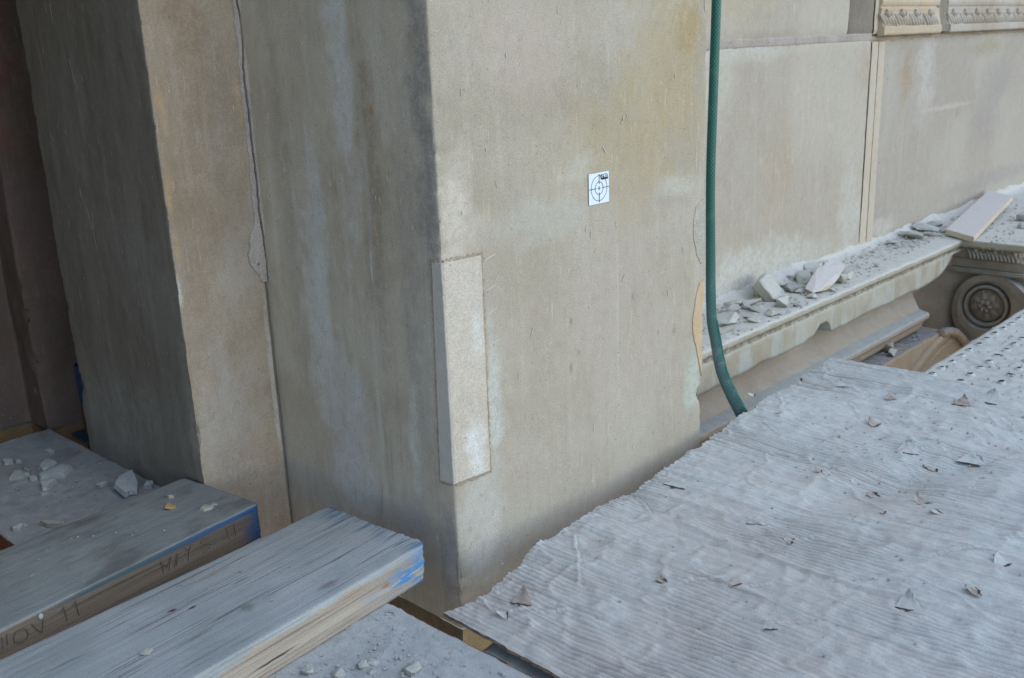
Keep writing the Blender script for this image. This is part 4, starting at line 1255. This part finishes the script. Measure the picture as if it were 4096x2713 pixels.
# ------------------------------------------------------------------ hose
hose = thing('garden_hose', 'green braided garden hose hanging down the right edge of the front pier', 'hose', (1.605, 1.02, -.75))
q = NB('hose_braid')
uv = q.sep(q.uvc())
k1 = q.ma('ADD', q.ma('MULTIPLY', uv[0], 9), q.ma('MULTIPLY', uv[1], 130))
k2 = q.ma('SUBTRACT', q.ma('MULTIPLY', uv[0], 9), q.ma('MULTIPLY', uv[1], 130))
def lines(k): return q.ss(q.ma('ABSOLUTE', q.ma('SUBTRACT', q.ma('FRACT', k), .5)), .20, .06)
br_ = q.ma('MAXIMUM', lines(k1), lines(k2))
c = q.mix(br_, (.005, .060, .055), (.022, .21, .17))
P = q.pos()
X = q.sep(P)
dn = q.noise(P, 38, 4, .65)
lowd = q.ss(X[2], -.30, -.62)
nrmx = q.nrm()
c = q.mix(q.ma('MULTIPLY', q.ss(dn, .50, .75), q.ma('ADD', .15, q.ma('MULTIPLY', lowd, .7))), c, (.25, .34, .34))
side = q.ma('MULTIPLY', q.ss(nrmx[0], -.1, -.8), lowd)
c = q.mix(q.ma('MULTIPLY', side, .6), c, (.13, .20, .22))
q.bump(q.ma('ADD', q.ma('MULTIPLY', br_, .3), dn), .35, .001)
M['hose'] = q.done(c, .38)
q.b.inputs['Specular IOR Level'].default_value = .5
hp = bez([(1.625, 1.02, .9), (1.616, 1.02, .35), (1.6105, 1.02, .059), (1.6065, 1.02, -.09), (1.603, 1.02, -.246), (1.604, 1.018, -.369), (1.606, 1.014, -.515), (1.622, 1.014, -.572), (1.645, 1.012, -.643), (1.677, 1.008, -.70), (1.699, 1.004, -.735), (1.722, .998, -.775), (1.745, .990, -.82), (1.755, .98, -.90)], 14)
nh = len(hp)
flat = [float(np.interp(p[2], [-.8, -.70, -.55, -.30, 1], [.62, .68, .82, 1.0, 1.0])) for p in hp]
rad = [float(np.interp(p[2], [-.8, -.70, -.55, 1], [.0100, .0096, .0086, .0088])) for p in hp]
tube('tube', hp, rad, M['hose'], hose, seg=24, flat=flat, ref=(.7, -.7, 0))
# the pinched seam where the hose has collapsed
seam = [p+np.array([.0045, -.0085, .001]) for p in hp if -.80 < p[2] < -.53]
q2 = tube('seam', seam, .0022, M['hose'], hose, seg=8)

# ------------------------------------------------------------------ survey target
tgt = thing('survey_target', 'small square reflective survey target with black circles and cross hairs, stuck on the front pier', 'survey target', (1.245, .997, -.228))
q = NB('retroreflective')
P = q.pos()
X = q.sep(P)
h1 = q.ma('ABSOLUTE', q.ma('SUBTRACT', q.ma('FRACT', q.ma('MULTIPLY', q.ma('ADD', X[0], X[2]), 190)), .5))
h2 = q.ma('ABSOLUTE', q.ma('SUBTRACT', q.ma('FRACT', q.ma('MULTIPLY', q.ma('SUBTRACT', X[0], X[2]), 190)), .5))
dd = q.ss(q.ma('MINIMUM', h1, h2), .0, .12)
cl = q.noise(P, 60, 2)
c = q.mix(dd, (.93, .98, 1.0), q.mix(cl, (.68, .88, 1.0), (.76, .84, 1.0)))
m = q.done(c, .35)
TX0, TX1, TZ0, TZ1 = 1.2193, 1.2700, -.2525, -.2032
bm = bmesh.new()
box(bm, TX0, TX1, .9984, .9990, TZ0, TZ1)
bobj('reflective_sheet', bm, m, tgt)
BLK = NB('target_print').done((.02, .02, .025), .5)
cxt, czt = (TX0+TX1)/2, (TZ0+TZ1)/2
def ringo(name, r, w):
    bm = bmesh.new()
    n = 64
    a = [bm.verts.new((cxt+(r+w/2)*math.cos(2*math.pi*k/n), .9980, czt+(r+w/2)*math.sin(2*math.pi*k/n))) for k in range(n)]
    b = [bm.verts.new((cxt+(r-w/2)*math.cos(2*math.pi*k/n), .9980, czt+(r-w/2)*math.sin(2*math.pi*k/n))) for k in range(n)]
    for k in range(n): bm.faces.new((a[k], a[(k+1) % n], b[(k+1) % n], b[k]))
    bobj(name, bm, BLK, tgt)
ringo('ring', .0200, .0008)
ringo('ring', .0100, .0008)
bm = bmesh.new()
def bar(x0, x1, z0, z1): box(bm, x0, x1, .9977, .9981, z0, z1)
w = .00040
bar(cxt-.0032, cxt+.0032, czt-w, czt+w)
bar(cxt-w, cxt+w, czt-.0032, czt-.0004)
bar(cxt-w, cxt+w, czt+.0004, czt+.0032)
for s in (-1, 1):
    a, b = sorted((cxt+s*.0070, cxt+s*.0252))
    bar(a, b, czt-w, czt+w)
    a, b = sorted((czt+s*.0065, czt+s*.0225))
    bar(cxt-w, cxt+w, a, b)
bobj('cross_hairs', bm, BLK, tgt)
# maker's mark: the word VEKTA over a black block
bm = bmesh.new()
LET = {'V': [[(0, 1), (.5, 0), (1, 1)]], 'E': [[(1, 1), (0, 1), (0, 0), (1, 0)], [(0, .5), (.8, .5)]], 'K': [[(0, 1), (0, 0)], [(1, 1), (0, .5), (1, 0)]], 'T': [[(0, 1), (1, 1)], [(.5, 1), (.5, 0)]], 'A': [[(0, 0), (.5, 1), (1, 0)], [(.2, .4), (.8, .4)]]}
for i, ch in enumerate('VEKTA'):
    for st in LET[ch]:
        ribbon(bm, [(cxt+.0018+i*.0042+x*.0037, TZ1-.0090+y*.0056) for x, y in st], .0011, .0003, (0, .9983, 0), (1, 0, 0), (0, 0, 1), (0, -1, 0))
box(bm, cxt+.0045, cxt+.0225, .9977, .9981, TZ1-.0118, TZ1-.0090)
bobj('maker_mark', bm, BLK, tgt)

# ------------------------------------------------------------------ rubble
def hull(pts, bev=.0008, seed=0):
    bm = bmesh.new()
    for p in pts: bm.verts.new(p)
    r = bmesh.ops.convex_hull(bm, input=bm.verts[:])
    ge = [v for v in r['geom_interior'] if isinstance(v, bmesh.types.BMVert)]
    if ge: bmesh.ops.delete(bm, geom=ge, context='VERTS')
    bmesh.ops.dissolve_limit(bm, angle_limit=.16, verts=bm.verts[:], edges=bm.edges[:])
    if bev: bmesh.ops.bevel(bm, geom=bm.edges[:], offset=bev, segments=1, affect='EDGES', clamp_overlap=True)
    bmesh.ops.triangulate(bm, faces=bm.faces[:])
    for _ in range(2):
        long_e = [e for e in bm.edges if e.calc_length() > .009]
        if long_e: bmesh.ops.subdivide_edges(bm, edges=long_e, cuts=1)
        bmesh.ops.triangulate(bm, faces=bm.faces[:])
    co_ = np.array([v.co[:] for v in bm.verts])
    sz = max(co_.max(0)-co_.min(0))
    dd_ = np.stack([fbm(co_*70+k*9+seed, 3, 500+k) for k in range(3)], -1)*min(.0016, sz*.03)
    for v, q_ in zip(bm.verts, dd_): v.co += Vector(q_)
    return bm
def rock(name, label, loc, dims, seed, mat, rot=0, tilt=(0, 0), group=None, cat='stone', n=14):
    r = np.random.RandomState(seed)
    pts = []
    for k in range(n):
        v = r.normal(size=3)
        v /= np.max(np.abs(v))*r.uniform(.85, 1.15)
        pts.append(v*np.array(dims)/2)
    bm = hull(pts, min(dims)*.05)
    zmin = min(v.co.z for v in bm.verts)
    o = bobj(name, bm, mat, None)
    o.location = loc
    o.rotation_euler = (tilt[0], tilt[1], rot)
    bpy.context.view_layer.update()
    return tag(o, label, cat, group)
def chip(name, label, outline, z, th, mat, seed, tilt=(0, 0), group='loose stone chips', cat='stone chip', lift=0.0):
    """flake with the given plan outline, feathered edges and thickness th"""
    r = np.random.RandomState(seed)
    P = []
    n = len(outline)
    for i in range(n):
        a, b = np.array(outline[i]), np.array(outline[(i+1) % n])
        P.append(a)
        if np.linalg.norm(b-a) > .008:
            P.append(a+(b-a)*r.uniform(.35, .65)+r.uniform(-.0018, .0018, 2))
    P = np.array(P)
    c = P.mean(0)
    bm = bmesh.new()
    lo_, hi_, m_ = [], [], []
    n = len(P)
    for p in P:
        lo_.append(bm.verts.new((p[0]-c[0], p[1]-c[1], 0)))
        f = r.uniform(.82, .95)
        hi_.append(bm.verts.new(((p[0]-c[0])*f, (p[1]-c[1])*f, th*r.uniform(.75, 1.1))))
    for k in range(n):
        bm.faces.new((lo_[k], lo_[(k+1) % n], hi_[(k+1) % n], hi_[k]))
    ct = bm.verts.new((0, 0, th*1.12))
    for k in range(n): bm.faces.new((hi_[k], hi_[(k+1) % n], ct))
    bm.faces.new(lo_[::-1])
    o = bobj(name, bm, mat, None)
    o.location = (c[0], c[1], z+lift)
    o.rotation_euler = (tilt[0], tilt[1], 0)
    return tag(o, label, cat, group)
ZB = -.7415
D = M['chip_dark']
chip('stone_chip', 'rounded grey stone flake lying behind the longest flake on the dusty board', [(.625, 1.866), (.648, 1.887), (.661, 1.874), (.657, 1.847), (.644, 1.837), (.626, 1.841)], ZB, .008, D, 1)
chip('stone_chip', 'longest grey stone flake with ripple broken edge on the dusty board', [(.609, 1.822), (.639, 1.838), (.66, 1.834), (.668, 1.808), (.641, 1.783), (.621, 1.795), (.604, 1.803)], ZB, .011, D, 2)
chip('stone_chip', 'pale oval stone flake left of the longest flake on the dusty board', [(.567, 1.853), (.587, 1.882), (.598, 1.87), (.602, 1.844), (.584, 1.837)], ZB, .008, D, 3)
chip('stone_chip', 'triangular grey stone flake just in front of the longest flake', [(.597, 1.782), (.609, 1.786), (.621, 1.766), (.595, 1.752), (.588, 1.755)], ZB, .009, D, 4, (.05, -.1))
chip('stone_chip', 'thin leaf shaped chip in front of the triangular flake', [(.586, 1.746), (.595, 1.735), (.585, 1.728), (.578, 1.737)], ZB, .004, D, 5)
chip('stone_chip', 'large upright angular slate flake leaning near the dark pier', [(.669, 1.600), (.670, 1.645), (.698, 1.676), (.724, 1.686), (.709, 1.628), (.692, 1.600), (.681, 1.606)], ZB, .008, D, 6, (.14, .12), lift=.007)
chip('stone_chip', 'low twin stone flake between the upright flake and the blue edged plank', [(.710, 1.617), (.728, 1.637), (.731, 1.633), (.731, 1.615), (.722, 1.607)], ZB, .008, D, 7)
chip('stone_chip', 'small diamond shaped chip at the back middle of the dusty board', [(.666, 1.939), (.68, 1.945), (.681, 1.923), (.669, 1.912)], ZB, .006, D, 8)
chip('stone_chip', 'narrow bar shaped chip in the clear middle of the dusty board', [(.660, 1.698), (.677, 1.697), (.681, 1.690), (.663, 1.685)], ZB, .006, D, 9)
chip('stone_chip', 'small chip touching the upright flake on its far side', [(.697, 1.690), (.709, 1.704), (.719, 1.699), (.706, 1.686)], ZB, .006, D, 10)
chip('stone_chip', 'curved chip near the reddish left edge of the dusty board', [(.490, 1.642), (.505, 1.640), (.516, 1.634), (.5, 1.623), (.490, 1.629)], ZB, .008, D, 11)
chip('stone_chip', 'pale crescent chip half hidden by the blue edged plank', [(.530, 1.624), (.546, 1.613), (.560, 1.592), (.550, 1.580), (.534, 1.603)], ZB, .008, M['chip'], 12)
chip('stone_chip', 'dim chip at the far left border of the picture behind the pale oval flake', [(.595, 1.954), (.61, 1.946), (.604, 1.928), (.590, 1.934)], ZB, .008, D, 13)
chip('stone_chip', 'tiny oval chip right beside the dim chip at the far left', [(.611, 1.936), (.619, 1.929), (.616, 1.920), (.608, 1.926)], ZB, .006, D, 14)
chip('stone_chip', 'small dark lump between the pale oval and rounded flakes', [(.604, 1.885), (.613, 1.876), (.609, 1.861), (.600, 1.868)], ZB, .008, M['chip_grey'], 15)
chip('stone_chip', 'small block shaped chip bridging the pale oval and the longest flake', [(.594, 1.832), (.606, 1.830), (.604, 1.812), (.592, 1.818)], ZB, .007, D, 16)
# chips on the planks
PT = -.6855
chip('paint_flake', 'folded tan flake lying on the blue edged plank', [(.640, 1.392), (.652, 1.404), (.660, 1.392), (.650, 1.385)], PT, .004, NB('tan_flake').done((.46, .30, .14)), 21, (.2, .3), cat='flake', lift=.002)
chip('stone_chip', 'pale oval chip on the blue edged plank close to its far end', [(.676, 1.350), (.690, 1.358), (.699, 1.346), (.690, 1.338), (.678, 1.340)], PT, .004, M['chip'], 22)
chip('stone_chip', 'thin white sliver beyond the pale oval chip on the blue edged plank', [(.697, 1.356), (.707, 1.352), (.706, 1.346), (.699, 1.348)], PT, .002, M['chip'], 23)
chip('stone_chip', 'small rounded chip near the far back corner of the blue edged plank', [(.668, 1.437), (.674, 1.435), (.674, 1.425), (.667, 1.428)], PT, .004, M['chip'], 24)
chip('stone_chip', 'white chip lying on the near weathered plank at the lower left', [(.427, 1.052), (.436, 1.056), (.443, 1.049), (.434, 1.043)], PT, .003, M['chip'], 25)
# stones on the dusty board beside the near plank
for i, (x, y, d, lab) in enumerate([(.671, .842, .022, 'whitest of the small stones below the near plank, at the bottom edge'), (.636, .897, .016, 'left stone of the close pair on the board below the near plank'), (.648, .890, .013, 'right stone of the close pair on the board below the near plank'), (.634, .876, .011, 'small stone just below the close pair on the bottom board'), (.582, .938, .018, 'leftmost round stone next to the near plank at the bottom'), (.606, .905, .020, 'half buried flat stone between the leftmost stone and the close pair')]):
    rock('small_stone', lab, (x, y, ZB+d*.12), (d, d*.8, d*.5), 40+i, M['chip_lt'], rot=i*1.1, group='small stones by the near plank', n=30)
# ledge rubble
ZR = ZL+.001
L_ = M['chip']
def ledge_rock(label, x, y, dims, seed, rot=0, tilt=(0, 0), mat=None, lift=0, name='rubble_stone', n=12):
    dims = (dims[0]*1.1, dims[1]*1.15, dims[2]*.74)
    return rock(name, label, (x, y, ZR+dims[2]*.38+lift), dims, seed, mat or L_, rot, tilt, group='rubble on the ledge', cat='stone', n=n)
bm = hull([(-.060, -.045, 0), (.055, -.038, 0), (.062, .045, 0), (-.055, .042, 0), (-.058, -.042, .024), (.050, -.036, .026), (.058, .040, .022), (-.052, .040, .026), (.068, .0, .012)], .003)
o = bobj('rubble_stone', bm, L_, None)
o.location = (2.30, 1.285, ZR+.006)
o.rotation_euler = (math.radians(48), 0, .30)
tag(o, 'big square greenish stone leaning on the wall left of the rubble pile', 'stone')
ledge_rock('flat slab of stone at the back of the rubble pile, against the wall', 2.625, 1.325, (.115, .035, .032), 52, .15, mat=L_)
ledge_rock('long flat stone lying across the pile below the back slab', 2.565, 1.290, (.12, .035, .018), 53, -.05, lift=.012)
bm = hull([(-.115, -.02, 0), (-.10, .01, .002), (.02, .03, .030), (.12, .012, .042), (.105, -.022, .034), (.0, -.036, .010), (-.03, -.030, -.008), (-.01, .026, .014), (.08, -.02, .010)], .002)
o = bobj('rubble_stone', bm, M['pale_slab'], None)
o.location = (2.468, 1.212, ZR+.012)
o.rotation_euler = (.1, 0, .1)
tag(o, 'longest pale shard slanting up in front of the rubble pile', 'stone')
ledge_rock('thick grey stone under the long flat stone in the pile', 2.512, 1.288, (.085, .045, .034), 55, .5)
ledge_rock('smooth grey flake lying left of the pale shard', 2.405, 1.256, (.075, .05, .022), 56, .3, mat=M['chip_grey'])
ledge_rock('upright greenish lump on the right of the pale shard', 2.545, 1.200, (.04, .03, .045), 57, .8)
ledge_rock('tapered stone pointing right at the end of the pile', 2.600, 1.205, (.09, .025, .022), 58, .0)
ledge_rock('thin curved flake at the right top of the pile', 2.62, 1.248, (.085, .02, .012), 59, -.25, lift=.012)
ledge_rock('round stone at the back right of the pile next to the back slab', 2.70, 1.322, (.045, .03, .026), 60)
ledge_rock('small round stone in front of the back slab', 2.655, 1.300, (.035, .025, .02), 61)
ledge_rock('faceted stone with a flat top nearest to the hose', 2.005, 1.232, (.060, .055, .036), 62, .4)
ledge_rock('pointed dark stone behind the faceted stone near the hose', 2.098, 1.272, (.058, .042, .04), 63, 1.0, mat=M['chip_grey'])
ledge_rock('rounded stone against the wall left of the big square stone', 2.170, 1.305, (.055, .035, .028), 64, .2)
ledge_rock('flat dust topped stone in front of the big square stone', 2.17, 1.222, (.07, .035, .02), 65, .2, mat=M['chip_grey'])
ledge_rock('pyramid shaped stone right in front of the big square stone', 2.225, 1.200, (.04, .032, .034), 66, .7)
ledge_rock('low wedge at the front left of the flat dust topped stone', 2.105, 1.216, (.06, .028, .014), 67, .1)
ledge_rock('low greenish wedge near the ledge front below the pyramid stone', 2.150, 1.176, (.055, .024, .015), 68, -.1)
ledge_rock('pale wedge at the ledge front beside the hose', 1.940, 1.192, (.05, .022, .018), 69, -.5)
ledge_rock('low pale stone between the big square stone and the shard', 2.285, 1.232, (.06, .028, .014), 70, .1)
ledge_rock('flat triangular stone at the foot of the pale shard', 2.365, 1.180, (.055, .024, .012), 71, .0)
ledge_rock('small split stone under the big square stone', 2.205, 1.268, (.06, .022, .016), 72, -.3)
ledge_rock('small dark lump at the left foot of the big square stone', 2.155, 1.258, (.025, .02, .02), 73, mat=M['chip_grey'])
ledge_rock('small lump at the left foot of the rubble pile', 2.385, 1.232, (.035, .02, .015), 74)
ledge_rock('tiny stone at the upper left of the pile, by the wall', 2.41, 1.295, (.028, .02, .016), 75)
for i_, (x_, y_, d_, lab_) in enumerate([(1.86, 1.24, .03, 'small stone on the ledge just behind the hose'), (1.97, 1.285, .028, 'little stone by the wall behind the faceted stone'), (2.06, 1.18, .026, 'small crumb stone at the ledge front left of the low wedge'), (2.25, 1.170, .022, 'small stone at the ledge front below the big square stone'), (2.34, 1.275, .03, 'small stone at the right foot of the big square stone'), (2.50, 1.325, .035, 'small stone against the wall left of the back slab'), (2.72, 1.265, .026, 'lone pebble right of the rubble pile'), (2.78, 1.20, .018, 'tiny pebble at the ledge front right of the rubble pile'), (2.44, 1.165, .02, 'tiny stone right of the flat triangular stone at the ledge front')]):
    ledge_rock(lab_, x_, y_, (d_, d_*.75, d_*.6), 110+i_, i_*.9, mat=M['chip_grey'] if i_ % 2 else None)
# stones beyond, by the pale slab
for i, (x, y, d, lab) in enumerate([(3.12, 1.30, .05, 'small stone left of the broken heap by the pale slab'), (3.24, 1.29, .075, 'triangular flake standing in the heap left of the pale slab'), (3.38, 1.30, .08, 'large leaning flake right behind the left end of the pale slab'), (3.30, 1.24, .05, 'low stone before the triangular flake left of the pale slab'), (3.47, 1.31, .07, 'brownish stone against the wall behind the pale slab'), (3.40, 1.24, .04, 'tiny stone touching the left corner of the pale slab')]):
    ledge_rock(lab, x, y, (d, d*.6, d*.42), 80+i, i*.7)
ledge_rock('dark pointed stone right of the pale slab', 3.75, 1.10, (.06, .045, .045), 90, .3, mat=M['chip_grey'])
ledge_rock('flat grey stone in front of the dark pointed stone', 3.62, 1.06, (.075, .04, .022), 91, .2, mat=M['chip_grey'])
sl_ = bmesh.new()
A4 = [Vector((3.333, 1.214, -.643)), Vector((3.272, 1.102, -.648)), Vector((3.985, 1.216, -.622)), Vector((4.08, 1.335, -.618))]
tp = [sl_.verts.new(v) for v in A4]
bt = [sl_.verts.new(v-Vector((0, 0, .018))) for v in A4]
sl_.faces.new(tp)
sl_.faces.new(bt[::-1])
for k in range(4): sl_.faces.new((tp[k], tp[(k+1) % 4], bt[(k+1) % 4], bt[k]))
bmesh.ops.recalc_face_normals(sl_, faces=sl_.faces[:])
bmesh.ops.bevel(sl_, geom=sl_.edges[:], offset=.0015, segments=2, affect='EDGES')
tag(bobj('pale_slab', sl_, M['pale_slab'], None), 'long flat pale stone slab lying askew on the ledge at the upper right', 'slab')
# stones on the arch ledge
rock('small_stone', 'angular white stone lying on the dark ledge deep in the gap', (2.83, 1.165, -.915), (.035, .03, .028), 95, M['chip'])
rock('small_stone', 'rounded white pebble in front of the angular white stone in the gap', (2.80, 1.14, -.920), (.032, .022, .018), 96, M['chip'])

# grit: uncountable crumbs
def grit(name, boxes, mat, label, seed, smin=.0008, smax=.004):
    r = np.random.RandomState(seed)
    V, F = [], []
    base = np.array([(1, 0, 0), (-.5, .87, 0), (-.5, -.87, 0), (0, 0, .9), (.2, .3, -.5)])
    for (x0, x1, y0, y1, z, n, pw) in boxes:
        for k in range(n):
            s = smin+(smax-smin)*r.uniform()**pw
            a = r.uniform(0, 6.28)
            b = base*s*r.uniform(.6, 1.3, (5, 1))
            bx = b[:, 0]*math.cos(a)-b[:, 1]*math.sin(a)
            by = b[:, 0]*math.sin(a)+b[:, 1]*math.cos(a)
            ox, oy = r.uniform(x0, x1), r.uniform(y0, y1)
            zz_ = z(ox, oy) if callable(z) else z
            i0 = len(V)
            for j in range(5): V.append((bx[j]+ox, by[j]+oy, b[j, 2]+zz_+s*.3))
            F += [(i0, i0+1, i0+3), (i0+1, i0+2, i0+3), (i0+2, i0, i0+3), (i0, i0+1, i0+4), (i0+1, i0+2, i0+4), (i0+2, i0, i0+4)]
    o = obj(name, V, F, mat, None, smooth=True)
    return tag(o, label, 'grit', kind='stuff')
grit('grit_on_board', [(.48, .72, 1.45, 2.02, ZB, 700, 4), (.50, .74, .70, .98, ZB, 900, 5), (.56, .70, .82, .92, ZB, 160, 1.8)], M['grit_grey'], 'fine grey grit scattered over the dusty board', 5, smax=.0042)
grit('grit_on_ledge', [(1.62, 2.75, 1.15, 1.33, ZR, 1200, 5), (2.75, 3.3, 1.20, 1.34, ZR, 500, 4), (3.05, 3.5, 1.24, 1.34, ZR, 350, 1.5), (3.3, 4.3, .98, 1.32, ZR, 800, 3)], M['grit_pale'], 'crumbs of stone and plaster covering the ledge', 6, .001, .007)
grit('grit_on_plank', [(.30, .74, 1.32, 1.42, PT, 160, 4), (.42, .80, 1.03, 1.18, PT, 120, 5)], M['chip'], 'specks of grit on the planks', 7, .0005, .0028)
grit('grit_on_deck', [(2.1, 3.2, .40, .80, -.753, 900, 3)], M['chip_grey'], 'dark crumbs scattered over the perforated deck', 8, .0008, .005)
grit('grit_on_cardboard', [(.85, 2.0, .35, .95, card_z, 550, 4), (1.5, 2.0, .5, .8, card_z, 350, 3)], M['chip_grey'], 'crumbs and dust specks on the cardboard', 9, .0006, .0034)
grit('grit_in_gap', [(2.6, 3.1, 1.13, 1.22, -.929, 220, 2)], M['chip_grey'], 'crumbs lying on the dark ledge down in the gap', 10, .001, .006)

# ------------------------------------------------------------------ boards and a sheet added out of view to block light
WD = dusted('unseen_board_wood', (.2, .15, .1), (.17, .12, .08), (.25, .22, .19), (.22, .2, .18))
up = thing('upper_shade_deck', 'unseen boards added overhead at the left to block light', 'scaffold deck', (0, 1.4, 1.15))  # added overhead, never seen, to shade the left side
for i in range(6):
    bm = bmesh.new()
    box(bm, -1.1+.25*i, -1.1+.25*i+.238, -.1, 2.09, 1.05, 1.09, .003)
    bobj('board', bm, WD, up)
for i in range(2):
    bm = bmesh.new()
    box(bm, .40+.13*i, .40+.13*i+.12, 1.0, 2.09, 1.05, 1.09, .003)
    bobj('board', bm, WD, up)
low = thing('lower_shade_deck', 'unseen boards added one level below to darken the gap', 'scaffold deck', (1.5, 0, -2.7))  # added below, never seen, to stop light rising into the gap
for i in range(10):
    bm = bmesh.new()
    box(bm, -1.5, 6.0, -1.3+.235*i, -1.3+.235*i+.225, -2.74, -2.70, .003)
    bobj('board', bm, WD, low)
shade_obj = obj('shade_sheet', [(-.25, 1.35, -2.2), (-.25, 3.4, -2.2), (-.25, 3.4, 2.6), (-.25, 1.35, 2.6)], [(0, 1, 2, 3)], NB('sheeting').done((.16, .15, .14)), None)  # added plane, never seen, keeps light off the far left
tag(shade_obj, 'unseen grey sheet added at the left to block light', 'sheeting')
